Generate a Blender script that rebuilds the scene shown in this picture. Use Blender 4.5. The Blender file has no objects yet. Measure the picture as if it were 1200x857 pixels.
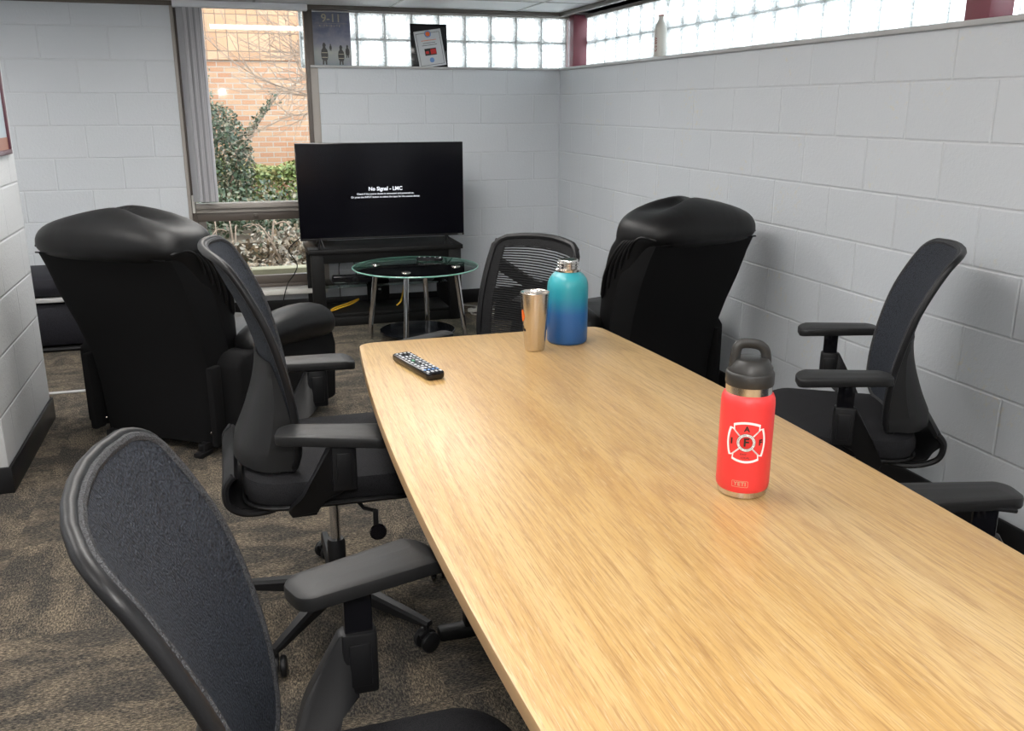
import bpy, bmesh, math, random
from mathutils import Vector, Matrix
random.seed(7)
S = bpy.context.scene
COL = S.collection
PI = math.pi
rad = math.radians

# ------------------------------------------------------------------ materials
def mat(name, col=(.5, .5, .5), rough=.5, metal=0.0, spec=.5, emit=None, estr=0, coat=0):
    m = bpy.data.materials.new(name); m.use_nodes = True
    b = m.node_tree.nodes['Principled BSDF']
    b.inputs['Base Color'].default_value = (*col, 1)
    b.inputs['Roughness'].default_value = rough
    b.inputs['Metallic'].default_value = metal
    b.inputs['Specular IOR Level'].default_value = spec
    b.inputs['Coat Weight'].default_value = coat
    if emit:
        b.inputs['Emission Color'].default_value = (*emit, 1)
        b.inputs['Emission Strength'].default_value = estr
    return m

class NT:
    def __init__(s, m): s.t = m.node_tree; s.b = s.t.nodes['Principled BSDF']
    def n(s, typ, **kw):
        nd = s.t.nodes.new(typ)
        for k, v in kw.items():
            if hasattr(nd, k) and k not in ('Scale',): setattr(nd, k, v)
        return nd
    def l(s, a, b): s.t.links.new(a, b)
    def coord(s, scale=(1, 1, 1), loc=(0, 0, 0), rot=(0, 0, 0), kind='Object'):
        tc = s.n('ShaderNodeTexCoord'); mp = s.n('ShaderNodeMapping')
        s.l(tc.outputs[kind], mp.inputs[0])
        mp.inputs['Scale'].default_value = scale; mp.inputs['Location'].default_value = loc
        mp.inputs['Rotation'].default_value = rot
        return mp.outputs[0]
    def noise(s, vec, scale, detail=4, rough=.5, dist=0):
        nd = s.n('ShaderNodeTexNoise'); s.l(vec, nd.inputs['Vector'])
        nd.inputs['Scale'].default_value = scale; nd.inputs['Detail'].default_value = detail
        nd.inputs['Roughness'].default_value = rough; nd.inputs['Distortion'].default_value = dist
        return nd.outputs['Fac']
    def ramp(s, fac, stops):
        nd = s.n('ShaderNodeValToRGB'); s.l(fac, nd.inputs[0]); cr = nd.color_ramp
        while len(cr.elements) < len(stops): cr.elements.new(.5)
        for e, (p, c) in zip(cr.elements, stops):
            e.position = p; e.color = (*c, 1) if len(c) == 3 else c
        return nd.outputs[0]
    def math(s, op, a, b=None):
        nd = s.n('ShaderNodeMath'); nd.operation = op
        for i, v in enumerate((a, b)):
            if v is None: continue
            if isinstance(v, (int, float)): nd.inputs[i].default_value = v
            else: s.l(v, nd.inputs[i])
        return nd.outputs[0]
    def mix(s, fac, a, b, mode='MIX'):
        nd = s.n('ShaderNodeMix'); nd.data_type = 'RGBA'; nd.blend_type = mode
        for i, v in ((0, fac), (6, a), (7, b)):
            if isinstance(v, (int, float)): nd.inputs[i].default_value = v
            elif isinstance(v, tuple): nd.inputs[i].default_value = (*v, 1)
            else: s.l(v, nd.inputs[i])
        return nd.outputs[2]
    def bump(s, h, strength=.3, dist=.01, prev=None):
        nd = s.n('ShaderNodeBump'); nd.inputs['Strength'].default_value = strength
        nd.inputs['Distance'].default_value = dist; s.l(h, nd.inputs['Height'])
        if prev is not None: s.l(prev, nd.inputs['Normal'])
        s.l(nd.outputs[0], s.b.inputs['Normal']); return nd.outputs[0]
    def base(s, c): s.l(c, s.b.inputs['Base Color'])

def block_wall(name, axis, off, col=(.605, .635, .67), patches=False):
    """painted concrete block: 16 x 8 inch lattice"""
    m = mat(name, col, .48); t = NT(m)
    tc = t.n('ShaderNodeTexCoord'); sx = t.n('ShaderNodeSeparateXYZ'); t.l(tc.outputs['Object'], sx.inputs[0])
    cb = t.n('ShaderNodeCombineXYZ')
    u = t.math('ADD', sx.outputs[axis], off + .4064 * 60)
    v = t.math('ADD', sx.outputs[2], -(1.7238 - .2032 * 20))
    t.l(u, cb.inputs[0]); t.l(v, cb.inputs[1])
    def brick(ms, smooth):
        br = t.n('ShaderNodeTexBrick'); t.l(cb.outputs[0], br.inputs['Vector'])
        br.offset = .5; br.offset_frequency = 2; br.squash = 1
        br.inputs['Scale'].default_value = 1; br.inputs['Brick Width'].default_value = .4064
        br.inputs['Row Height'].default_value = .2032; br.inputs['Mortar Size'].default_value = ms
        br.inputs['Mortar Smooth'].default_value = smooth
        br.inputs['Color1'].default_value = (.49, .49, .49, 1); br.inputs['Color2'].default_value = (.52, .52, .52, 1)
        br.inputs['Mortar'].default_value = (.5, .5, .5, 1)
        return br
    br = brick(.005, .5)
    o3 = t.coord()
    tone = t.noise(o3, 1.3, 3)
    c = t.mix(1.0, t.mix(tone, tuple(x * .95 for x in col), tuple(min(1, x * 1.05) for x in col)), br.outputs['Color'], 'OVERLAY')
    if patches:
        pn = t.ramp(t.noise(o3, 3.2, 5, .65), [(.57, (0, 0, 0)), (.63, (1, 1, 1))])
        sp = t.ramp(t.noise(o3, 45, 4, .7), [(.54, (0, 0, 0)), (.6, (1, 1, 1))])
        c = t.mix(t.math('MULTIPLY', t.math('MULTIPLY', pn, sp), .55), c, (.66, .62, .5))
    sx2 = br.outputs['Fac']
    broken = t.ramp(t.noise(o3, 5, 4), [(.42, (.35, .35, .35)), (.6, (1, 1, 1))])
    c = t.mix(t.math('MULTIPLY', t.math('MULTIPLY', sx2, broken), .38), c, (.68, .7, .72))
    t.base(c)
    b1 = t.bump(t.math('SUBTRACT', 1.0, brick(.007, .8).outputs['Fac']), .55, .005)
    b2 = t.bump(t.noise(o3, 60, 4, .7), .35, .006, b1)
    t.bump(t.noise(o3, 190, 2, .6), .2, .003, b2)
    return m

def plain_paint(name, col, rough=.5, bump=.1, scale=120):
    m = mat(name, col, rough); t = NT(m); o = t.coord()
    n = t.noise(o, scale, 3); t.bump(n, bump, .002)
    t.base(t.mix(t.noise(o, 3, 3), tuple(x * .92 for x in col), tuple(min(1, x * 1.06) for x in col)))
    return m

M = {}
M['wall_back'] = block_wall('back_block', 0, 0)
M['wall_right'] = block_wall('right_block', 1, 4.1125 - .2032, patches=True)
M['wall_pillar'] = block_wall('pillar_block', 1, .11, col=(.66, .67, .68))
M['wall_left'] = block_wall('left_block', 1, .2)
M['ceiling'] = plain_paint('ceiling_paint', (.80, .81, .82), .5)
M['steel_red'] = plain_paint('maroon_steel', (.20, .055, .072), .35)
M['frame'] = plain_paint('bronze_frame', (.10, .082, .07), .42)
M['frame_light'] = plain_paint('pale_frame', (.36, .33, .30), .5)
M['white'] = plain_paint('white_enamel', (.75, .76, .8), .35)
M['sill'] = plain_paint('sill_metal', (.44, .44, .44), .4)
M['stone'] = plain_paint('white_stone_sill', (.62, .61, .57), .45)
M['rubber'] = plain_paint('black_vinyl_base', (.012, .012, .013), .35)
M['plastic'] = plain_paint('black_plastic', (.011, .011, .012), .40, .08, 400)
M['pad'] = plain_paint('arm_pad_vinyl', (.016, .016, .0165), .45, .1, 500)
M['gloss'] = plain_paint('gloss_black', (.006, .006, .008), .12, .0)
M['screen'] = mat('tv_screen', (.003, .003, .005), .16, spec=.35)
M['stand'] = plain_paint('black_wood_stand', (.006, .006, .006), .5)
M['chrome'] = mat('chrome', (.75, .75, .77), .08, 1)
M['steel'] = mat('brushed_steel', (.64, .60, .56), .24, 1)
t = NT(M['steel']); o = t.coord((1, 1, .02)); t.bump(t.noise(o, 220, 3), .06, .001)
M['steel_neck'] = mat('steel_neck', (.7, .67, .64), .18, 1)

for k_ in ('plastic', 'pad', 'stand', 'rubber'): M[k_].node_tree.nodes['Principled BSDF'].inputs['Specular IOR Level'].default_value = .28
def fabric(name, col, scale=650, rough=.85, b=.35):
    m = mat(name, col, rough, spec=.25); t = NT(m); o = t.coord()
    w = t.n('ShaderNodeTexVoronoi'); t.l(o, w.inputs['Vector']); w.inputs['Scale'].default_value = scale
    t.base(t.mix(w.outputs['Distance'], tuple(x * 1.9 for x in col), tuple(x * .25 for x in col)))
    t.bump(w.outputs['Distance'], b, .002)
    return m
M['mesh'] = fabric('chair_mesh_fabric', (.026, .030, .039), 250, .66, .9)
M['mesh_dark'] = fabric('dark_mesh_fabric', (.009, .009, .010), 330, .7, .5)
M['seatfab'] = fabric('seat_fabric', (.013, .013, .015), 500)
M['recfab'] = fabric('recliner_back_fabric', (.004, .004, .0045), 700, .95, .2)
M['sofafab'] = fabric('grey_upholstery', (.013, .013, .018), 300, .6)
M['piping'] = fabric('textured_piping', (.045, .046, .05), 420, .6, .7)

m = mat('black_leather', (.0055, .0055, .006), .44, spec=.32); t = NT(m); o = t.coord()
n1 = t.bump(t.noise(t.coord((1.6, .8, .5)), 4.2, 2, .45, .5), .09, .05)
t.bump(t.noise(o, 280, 3), .12, .002, n1); M['leather'] = m

# oak laminate, grain along Y
m = mat('oak_laminate', (.7, .5, .3), .30, spec=.4); t = NT(m)
broad = t.noise(t.coord((1, .10, 1), (3, 1, 0)), 5.0, 3, .55, .5)
low = t.noise(t.coord((1, .085, 1), (.7, .2, 0)), 3.3, 2, .4, .25)
wob = t.noise(t.coord((1, .10, 1)), 30, 3, .6)
rings_ = t.math('FRACT', t.math('ADD', t.math('MULTIPLY', low, 34.0), t.math('MULTIPLY', wob, .55)))
ring_c = t.ramp(rings_, [(0, (.0, .0, .0)), (.45, (.12, .12, .12)), (.85, (.75, .75, .75)), (.97, (.1, .1, .1))])
pore = t.noise(t.coord((1, .028, 1)), 300, 3, .75, .12)
pore2 = t.noise(t.coord((1, .05, 1), (5, 3, 0)), 480, 2, .7, .1)
base = t.ramp(broad, [(.32, (.45, .27, .095)), (.5, (.51, .325, .125)), (.68, (.575, .40, .185))])
base = t.mix(t.math('MULTIPLY', ring_c, .50), base, (.30, .155, .055))
base = t.mix(t.ramp(pore, [(.36, (.62, .62, .62)), (.52, (0, 0, 0))]), base, (.26, .135, .05))
base = t.mix(t.ramp(pore2, [(.56, (0, 0, 0)), (.70, (.5, .5, .5))]), base, (.60, .45, .27))
t.base(base); t.bump(pore, .03, .001); M['oak'] = m
M['oak_edge'] = plain_paint('oak_edge_band', (.42, .27, .14), .35)

# carpet
m = mat('loop_carpet', (.1, .09, .08), .95, spec=.1); t = NT(m)
loc = t.coord()
ck = t.n('ShaderNodeTexChecker'); t.l(t.coord((1, 1, 1), (.13, .37, 0)), ck.inputs['Vector']); ck.inputs['Scale'].default_value = 1 / .61
sA = t.noise(t.coord((.35, 1, 1)), 230, 4, .85); sB = t.noise(t.coord((1, .35, 1)), 230, 4, .85)
str_ = t.mix(ck.outputs['Fac'], sA, sB)
pA = t.noise(t.coord((.45, 1, 1)), 9, 7, .72, .4); pB = t.noise(t.coord((1, .5, 1), (4, 2, 0)), 8, 7, .72, .4)
pat = t.mix(ck.outputs['Fac'], pA, pB)
dk = t.ramp(str_, [(.36, (.014, .014, .016)), (.50, (.058, .053, .048)), (.62, (.16, .138, .108))])
lt = t.ramp(str_, [(.36, (.026, .025, .025)), (.50, (.13, .108, .082)), (.62, (.36, .29, .205))])
c = t.mix(t.ramp(pat, [(.44, (0, 0, 0)), (.60, (1, 1, 1))]), dk, lt)
t.base(c); t.bump(t.noise(loc, 260, 3), .8, .006); M['carpet'] = m

def glass(name, tint=(.95, .97, .96), rough=.0, ior=1.5, refl=1.0):
    m = bpy.data.materials.new(name); m.use_nodes = True; nt = m.node_tree; nt.nodes.clear()
    o = nt.nodes.new('ShaderNodeOutputMaterial'); mx = nt.nodes.new('ShaderNodeMixShader')
    tr = nt.nodes.new('ShaderNodeBsdfTransparent'); gl = nt.nodes.new('ShaderNodeBsdfGlossy'); fr = nt.nodes.new('ShaderNodeFresnel')
    tr.inputs[0].default_value = (*tint, 1); gl.inputs['Roughness'].default_value = rough; fr.inputs[0].default_value = ior
    nt.links.new(fr.outputs[0], mx.inputs[0]); nt.links.new(tr.outputs[0], mx.inputs[1]); nt.links.new(gl.outputs[0], mx.inputs[2])
    nt.links.new(mx.outputs[0], o.inputs[0]); return m
M['pane'] = glass('window_pane', (.97, .98, .97), .02)
M['tglass'] = glass('table_glass', (.80, .90, .87), .0, 1.75)
M['tedge'] = mat('green_glass_edge', (.25, .50, .42), .1)
def glassblock(name):
    m = bpy.data.materials.new(name); m.use_nodes = True; nt = m.node_tree; nt.nodes.clear()
    N = nt.nodes.new; L = nt.links.new
    o = N('ShaderNodeOutputMaterial'); a = N('ShaderNodeMixShader'); b = N('ShaderNodeMixShader')
    tl = N('ShaderNodeBsdfTranslucent'); tr = N('ShaderNodeBsdfTransparent'); gl = N('ShaderNodeBsdfGlossy'); fr = N('ShaderNodeFresnel')
    tl.inputs[0].default_value = (.95, .97, .96, 1); tr.inputs[0].default_value = (.95, .97, .96, 1); gl.inputs['Roughness'].default_value = .12
    tc = N('ShaderNodeTexCoord'); nz = N('ShaderNodeTexNoise'); L(tc.outputs['Object'], nz.inputs['Vector']); nz.inputs['Scale'].default_value = 22
    nz.inputs['Distortion'].default_value = 2.5; nz.inputs['Detail'].default_value = 1
    rp = N('ShaderNodeValToRGB'); L(nz.outputs[0], rp.inputs[0])
    rp.color_ramp.elements[0].position = .5; rp.color_ramp.elements[0].color = (.05, .05, .05, 1)
    rp.color_ramp.elements[1].position = .56; rp.color_ramp.elements[1].color = (.42, .42, .42, 1)
    bp = N('ShaderNodeBump'); L(nz.outputs[0], bp.inputs['Height']); bp.inputs['Distance'].default_value = .01
    L(bp.outputs[0], gl.inputs['Normal'])
    L(rp.outputs[0], a.inputs[0]); L(tl.outputs[0], a.inputs[1]); L(tr.outputs[0], a.inputs[2])
    L(fr.outputs[0], b.inputs[0]); L(a.outputs[0], b.inputs[1]); L(gl.outputs[0], b.inputs[2]); L(b.outputs[0], o.inputs[0])
    return m
M['gblock'] = glassblock('glass_block')
M['mortar'] = plain_paint('pale_mortar', (.82, .84, .84), .7)
_n = M['mortar'].node_tree; _tl = _n.nodes.new('ShaderNodeBsdfTranslucent'); _tl.inputs[0].default_value = (.9, .92, .92, 1)
_mx = _n.nodes.new('ShaderNodeMixShader'); _mx.inputs[0].default_value = .5; _o = [k for k in _n.nodes if k.type == 'OUTPUT_MATERIAL'][0]
_n.links.new(_n.nodes['Principled BSDF'].outputs[0], _mx.inputs[1]); _n.links.new(_tl.outputs[0], _mx.inputs[2]); _n.links.new(_mx.outputs[0], _o.inputs[0])

# ------------------------------------------------------------------ mesh helpers
def fin(bm, ang=38):
    bmesh.ops.recalc_face_normals(bm, faces=bm.faces)
    a = rad(ang)
    for f in bm.faces: f.smooth = True
    for e in bm.edges:
        e.smooth = not (len(e.link_faces) == 2 and e.calc_face_angle(0) > a)
def obj(name, bm, m, parent=None, ang=38, label=None):
    if isinstance(bm, list):
        b0 = bmesh.new()
        for b in bm:
            me = bpy.data.meshes.new('x'); b.to_mesh(me); b.free(); b0.from_mesh(me); bpy.data.meshes.remove(me)
        bm = b0
    fin(bm, ang)
    me = bpy.data.meshes.new(name); bm.to_mesh(me); bm.free()
    ms = m if isinstance(m, (list, tuple)) else [m]
    for x in ms: me.materials.append(M[x] if isinstance(x, str) else x)
    o = bpy.data.objects.new(name, me); COL.objects.link(o)
    if parent is not None: o.parent = parent
    if label: o['label'] = label
    return o
def tag(o, label, cat, group=None, kind=None):
    o['label'] = label; o['category'] = cat
    if group: o['group'] = group
    if kind: o['kind'] = kind
    return o
def thing(name, label, cat, loc=(0, 0, 0), rz=0, group=None):
    o = bpy.data.objects.new(name, None); COL.objects.link(o); o.empty_display_size = .1
    o.location = loc; o.rotation_euler = (0, 0, rz); return tag(o, label, cat, group)
def struct(name, bm, m, parent=None, ang=38):
    o = obj(name, bm, m, parent, ang)
    if parent is None: o['kind'] = 'structure'
    return o
def sub(o, n=1, simple=False):
    md = o.modifiers.new('s', 'SUBSURF'); md.levels = md.render_levels = n
    if simple: md.subdivision_type = 'SIMPLE'
    return o

def box(x0, x1, y0, y1, z0, z1, bev=0, seg=2):
    bm = bmesh.new(); bmesh.ops.create_cube(bm, size=1)
    bmesh.ops.scale(bm, vec=(x1 - x0, y1 - y0, z1 - z0), verts=bm.verts)
    bmesh.ops.translate(bm, vec=((x0 + x1) / 2, (y0 + y1) / 2, (z0 + z1) / 2), verts=bm.verts)
    if bev: bmesh.ops.bevel(bm, geom=bm.edges[:], offset=bev, segments=seg, profile=.5, affect='EDGES')
    return bm
def xf(bm, mtx): bmesh.ops.transform(bm, matrix=mtx, verts=bm.verts); return bm
def rot(bm, ang, axis, c=(0, 0, 0)):
    return xf(bm, Matrix.Translation(c) @ Matrix.Rotation(ang, 4, axis) @ Matrix.Translation(-Vector(c)))
def mv(bm, v): bmesh.ops.translate(bm, vec=v, verts=bm.verts); return bm
def loft(rings, cap=True, closed=True):
    bm = bmesh.new(); R_ = [[bm.verts.new(p) for p in r] for r in rings]
    n = len(rings[0])
    for a, b in zip(R_, R_[1:]):
        for i in range(n if closed else n - 1):
            j = (i + 1) % n
            try: bm.faces.new((a[i], a[j], b[j], b[i]))
            except ValueError: pass
    if cap:
        bm.faces.new(R_[0][::-1]); bm.faces.new(R_[-1])
    return bm
def rrect(hx, hy, r, n=5, cx=0, cy=0):
    r = min(r, hx * .999, hy * .999); pts = []
    for k, (sx, sy) in enumerate(((1, 1), (-1, 1), (-1, -1), (1, -1))):
        for i in range(n + 1):
            a = PI / 2 * k + PI / 2 * i / n
            pts.append((cx + sx * (hx - r) + r * math.cos(a), cy + sy * (hy - r) + r * math.sin(a)))
    return pts
def stack(hx, hy, r, levels, n=5, fn=None):
    """levels: (z, inset)"""
    rings = []
    for z, ins in levels:
        ring = [(x, y, z) for x, y in rrect(hx - ins, hy - ins, max(r - ins, .002), n)]
        if fn: ring = [fn(p) for p in ring]
        rings.append(ring)
    return loft(rings)
def cushion(hx, hy, r, z0, z1, e=.02, dome=.01, n=5, fn=None):
    h = z1 - z0; e = min(e, h / 2)
    lv = [(z0, e), (z0 + e * .3, e * .3), (z0 + e, 0), (z1 - e, 0), (z1 - e * .3, e * .3), (z1, e)]
    m = min(hx, hy)
    for k in (.3, .6, .85): lv.append((z1 + dome * (1 - (1 - k) ** 2), e + (m - e) * k * .95))
    return stack(hx, hy, r, lv, n, fn)
def tube(path, r, n=10, cap=True, closed=False, flat=1.0):
    pts = [Vector(p) for p in path]; rings = []; up = None; N = len(pts)
    for i, p in enumerate(pts):
        a = pts[(i - 1) % N] if (i or closed) else p; b = pts[(i + 1) % N] if (i < N - 1 or closed) else p
        d = (b - a).normalized()
        if up is None:
            up = Vector((0, 0, 1)) if abs(d.z) < .9 else Vector((1, 0, 0))
        s = d.cross(up).normalized(); up = s.cross(d).normalized()
        rr = r[i] if isinstance(r, (list, tuple)) else r
        rings.append([tuple(p + s * (math.cos(2 * PI * k / n) * rr) + up * (math.sin(2 * PI * k / n) * rr * flat)) for k in range(n)])
    if closed: rings.append(rings[0]); bm = loft(rings, cap=False); bmesh.ops.remove_doubles(bm, verts=bm.verts, dist=1e-6); return bm
    return loft(rings, cap)
def lathe(prof, n=40, c=(0, 0, 0)):
    """prof: (r, z) bottom to top; closes on r=0"""
    bm = bmesh.new(); rings = []
    for r, z in prof:
        if r <= 1e-6: rings.append([bm.verts.new((c[0], c[1], c[2] + z))])
        else: rings.append([bm.verts.new((c[0] + r * math.cos(2 * PI * k / n), c[1] + r * math.sin(2 * PI * k / n), c[2] + z)) for k in range(n)])
    for a, b in zip(rings, rings[1:]):
        for i in range(n):
            j = (i + 1) % n
            if len(a) == 1 and len(b) == 1: continue
            if len(a) == 1: bm.faces.new((a[0], b[j], b[i]))
            elif len(b) == 1: bm.faces.new((a[i], a[j], b[0]))
            else: bm.faces.new((a[i], a[j], b[j], b[i]))
    return bm
def prism(poly, h0, h1, axis='y', bev=0, seg=2, fn=None):
    """poly in the plane across axis ('y': (x,z); 'z': (x,y); 'x': (y,z))"""
    def P(a, b, h): return {'y': (a, h, b), 'z': (a, b, h), 'x': (h, a, b)}[axis]
    bm = bmesh.new(); A = [bm.verts.new(P(a, b, h0)) for a, b in poly]; B = [bm.verts.new(P(a, b, h1)) for a, b in poly]
    bm.faces.new(A[::-1]); bm.faces.new(B); n = len(poly)
    for i in range(n): bm.faces.new((A[i], A[(i + 1) % n], B[(i + 1) % n], B[i]))
    if bev: bmesh.ops.bevel(bm, geom=bm.edges[:], offset=bev, segments=seg, profile=.5, affect='EDGES')
    if fn:
        for v in bm.verts: v.co = fn(v.co)
    return bm
def catmull(pts, n=6):
    P = [Vector(p) for p in pts]; out = []
    for i in range(len(P) - 1):
        p0 = P[max(i - 1, 0)]; p1 = P[i]; p2 = P[i + 1]; p3 = P[min(i + 2, len(P) - 1)]
        for k in range(n):
            t = k / n; out.append(.5 * ((2 * p1) + (p2 - p0) * t + (2 * p0 - 5 * p1 + 4 * p2 - p3) * t * t + (3 * p1 - p0 - 3 * p2 + p3) * t ** 3))
    out.append(P[-1]); return out
def smooth_path(pts, n=6): return [tuple(v) for v in catmull(pts, n)]
def text_bm(s, size, bold=0, align='CENTER', track=1.0):
    cu = bpy.data.curves.new('t', 'FONT'); cu.body = s; cu.size = size; cu.align_x = align; cu.align_y = 'CENTER'
    cu.offset = bold; cu.space_character = track; cu.resolution_u = 3
    o = bpy.data.objects.new('t', cu); COL.objects.link(o); bpy.context.view_layer.update()
    me = bpy.data.meshes.new_from_object(o.evaluated_get(bpy.context.evaluated_depsgraph_get()))
    bm = bmesh.new(); bm.from_mesh(me); bpy.data.objects.remove(o); bpy.data.curves.remove(cu); bpy.data.meshes.remove(me)
    return bm
def flat_poly(pts):
    bm = bmesh.new(); bm.faces.new([bm.verts.new((a, b, 0)) for a, b in pts]); return bm
def ring_poly(outer, inner):
    bm = bmesh.new(); A = [bm.verts.new((a, b, 0)) for a, b in outer]; B = [bm.verts.new((a, b, 0)) for a, b in inner]
    n = len(A)
    for i in range(n): bm.faces.new((A[i], A[(i + 1) % n], B[(i + 1) % n], B[i]))
    return bm
def upright(bm):   # flat art in xy -> stands in xz facing -y
    return xf(bm, Matrix.Rotation(PI / 2, 4, 'X'))

# ------------------------------------------------------------------ the room
ZC, ZM = 2.09, 2.55          # soffit by the windows, main ceiling
YR, XL = -8.2, -5.3          # unseen rear and left walls
struct('floor', box(XL - .2, .4, YR - .2, .3, -.1, 0), 'carpet')
WX0, WX1 = -2.645, -1.80     # window opening in the back wall
bw = [box(XL - .2, WX0, 0, .30, 0, ZM + .1), box(WX0, WX1, 0, .30, 0, .20), box(WX1, 0.30, 0, .30, 0, 1.69),
      box(WX0, .3, .02, .30, ZC, ZM + .1)]
struct('wall_back', bw, 'wall_back')
struct('wall_right', [box(0, .30, YR, 0, 0, 1.69), box(.02, .30, YR, 0, ZC, ZM + .1)], 'wall_right')
struct('wall_pillar', box(-3.95, -3.285, -2.905, -2.01, 0, ZM, .004), 'wall_pillar')
struct('wall_left', box(XL - .2, XL, YR, 0, 0, ZM + .1), 'wall_left')
struct('wall_rear', box(XL - .2, .30, YR - .2, YR, 0, ZM + .1), 'wall_left')
cl = struct('ceiling', [box(XL - .2, .3, YR - .2, -1.95, ZM, ZM + .1), box(XL - .2, .3, -1.95, .3, ZC, ZC + .05), box(XL, 0, -1.97, -1.95, ZC, ZM)], 'ceiling')
# soffit panel seams
struct('trim_1', [box(XL, .05, -.012, .02, ZC - .03, ZC, .003), box(-.012, .02, YR, 0, ZC - .03, ZC, .003)], 'frame')
struct('trim_2', [box(-1.25, -1.235, -1.3, -.02, ZC - .004, ZC), box(-.35, -.335, -1.3, -.02, ZC - .004, ZC), box(-2.15, -2.135, -1.3, -.02, ZC - .004, ZC),
                  box(XL, -.02, -.62, -.605, ZC - .004, ZC)], 'sill')
# ledge on top of the block walls
struct('windowsill_back', box(WX1, .14, -.016, .215, 1.69, 1.707, .003), 'sill')
struct('windowsill_right', box(-.016, .26, YR, -.0165, 1.69, 1.709, .003), 'sill')
struct('trim_3', [box(WX1 + .0, WX1 + .05, -.006, .02, .2, 1.69, .002)], 'frame_light')
struct('trim_4', [box(WX0 - .022, WX0, -.008, .01, .1, ZC, .002)], 'frame_light')
# baseboards
bb = lambda *a: box(*a, 0, .105, .003)
struct('baseboard_back', [bb(XL, WX0, -.012, 0), bb(WX0, 0, -.012, 0)], 'rubber')
struct('baseboard_right', bb(-.012, 0, YR, -.012), 'rubber')
struct('baseboard_pillar', [bb(-3.285, -3.273, -2.917, -2.0), bb(-3.95, -3.273, -2.919, -2.905), bb(-3.95, -3.273, -2.01, -1.998)], 'rubber')
struct('baseboard_left', bb(XL, XL + .012, YR, -.012), 'rubber')
struct('trim_5', box(-3.95, -2.95, -1.60, -1.565, 0, .006, .002), 'sill')
# steel columns on the ledge
def column(x0, x1, y0, y1):
    fl = .012
    return [box(x0, x1, y0, y1, 1.708, ZC, .003), box(x0 - .004, x1 + .004, y0 - .004, y1 + .004, 1.7095, 1.716, .001)]
struct('column_corner', column(.138, .25, .10, .205), 'steel_red')
struct('column_right', column(.138, .24, -3.89, -3.775), 'steel_red')

# glass-block bands
def glass_band(name, x0, n, plane, axis):
    root = bpy.data.objects.new(name, None); COL.objects.link(root); root['kind'] = 'structure'
    P = .1955; g = .007; parts = []; mort = []
    for i in range(n):
        for k in range(2):
            a = x0 + i * P; z = 1.705 + k * .190
            if axis == 'x': b = box(a + g / 2, a + P - g / 2, plane, plane + .08, z + g / 2, z + .190 - g / 2, .012, 3)
            else: b = box(plane, plane + .08, a + g / 2, a + P - g / 2, z + g / 2, z + .190 - g / 2, .012, 3)
            parts.append(b)
    for k in (0, 1, 2):
        z = 1.705 + k * .190; z0, z1 = z - .006, z + .006
        if k == 2: z1 = ZC
        a0, a1 = x0, x0 + n * P
        mort.append(box(a0, a1, plane + .012, plane + .068, z0, z1) if axis == 'x' else box(plane + .012, plane + .068, a0, a1, z0, z1))
    for i in range(n + 1):
        a = x0 + i * P
        mort.append(box(a - .006, a + .006, plane + .0125, plane + .0675, 1.705, 2.085) if axis == 'x' else box(plane + .0125, plane + .0675, a - .006, a + .006, 1.705, 2.085))
    obj('glass_blocks', parts, 'gblock', root); obj('mortar_grid', mort, 'mortar', root)
glass_band('window_2', -1.833, 10, .205, 'x')
glass_band('window_3', -3.765, 20, .245, 'y')
glass_band('window_4', -3.90 - 20 * .1955, 20, .245, 'y')
struct('trim_6', [box(WX1, .14, .19, .29, 2.068, ZC), box(.23, .33, YR, .1, 2.068, ZC)], 'frame_light')
struct('trim_7', [box(.145, .33, .21, .3, 1.69, ZC), box(.252, .33, .146, .209, 1.69, ZC)], 'steel_red')

# big window
win = bpy.data.objects.new('window_1', None); COL.objects.link(win); win['kind'] = 'structure'
def fr(x0, x1, z0, z1, w, y0, y1):
    return [box(x0, x1, y0, y1, z0, z0 + w, .004), box(x0, x1, y0, y1, z1 - w, z1, .004),
            box(x0, x0 + w, y0 + .001, y1 - .001, z0 + w, z1 - w, .003), box(x1 - w, x1, y0 + .001, y1 - .001, z0 + w, z1 - w, .003)]
obj('outer_frame', fr(WX0, WX1, .20, ZC, .026, .0, .09), 'frame', win)
obj('lower_sash', fr(WX0 + .026, WX1 - .026, .226, .735, .058, .012, .06) , 'frame', win)
obj('meeting_rail', [box(WX0 + .026, WX1 - .026, -.022, .07, .765, .80, .004), box(WX0 + .026, WX1 - .026, .0, .07, .735, .765, .002)], 'frame_light', win)
obj('sash_latch', [box(-2.245, -2.215, -.004, .014, .70, .725, .003), box(-2.238, -2.222, -.012, .0, .705, .712, .002)], 'frame', win)
obj('upper_pane', box(WX0 + .02, WX1 - .02, .045, .049, .79, 2.07), 'pane', win)
obj('lower_pane', box(WX0 + .08, WX1 - .08, .033, .037, .28, .68), 'pane', win)
obj('side_latch', [box(WX0 + .004, WX0 + .022, -.02, .0, .74, .86, .003)], 'stone', win)
struct('windowsill_stone', box(WX0 - .02, WX1 + .02, -.13, .0, .165, .20, .004), 'stone')

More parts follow.
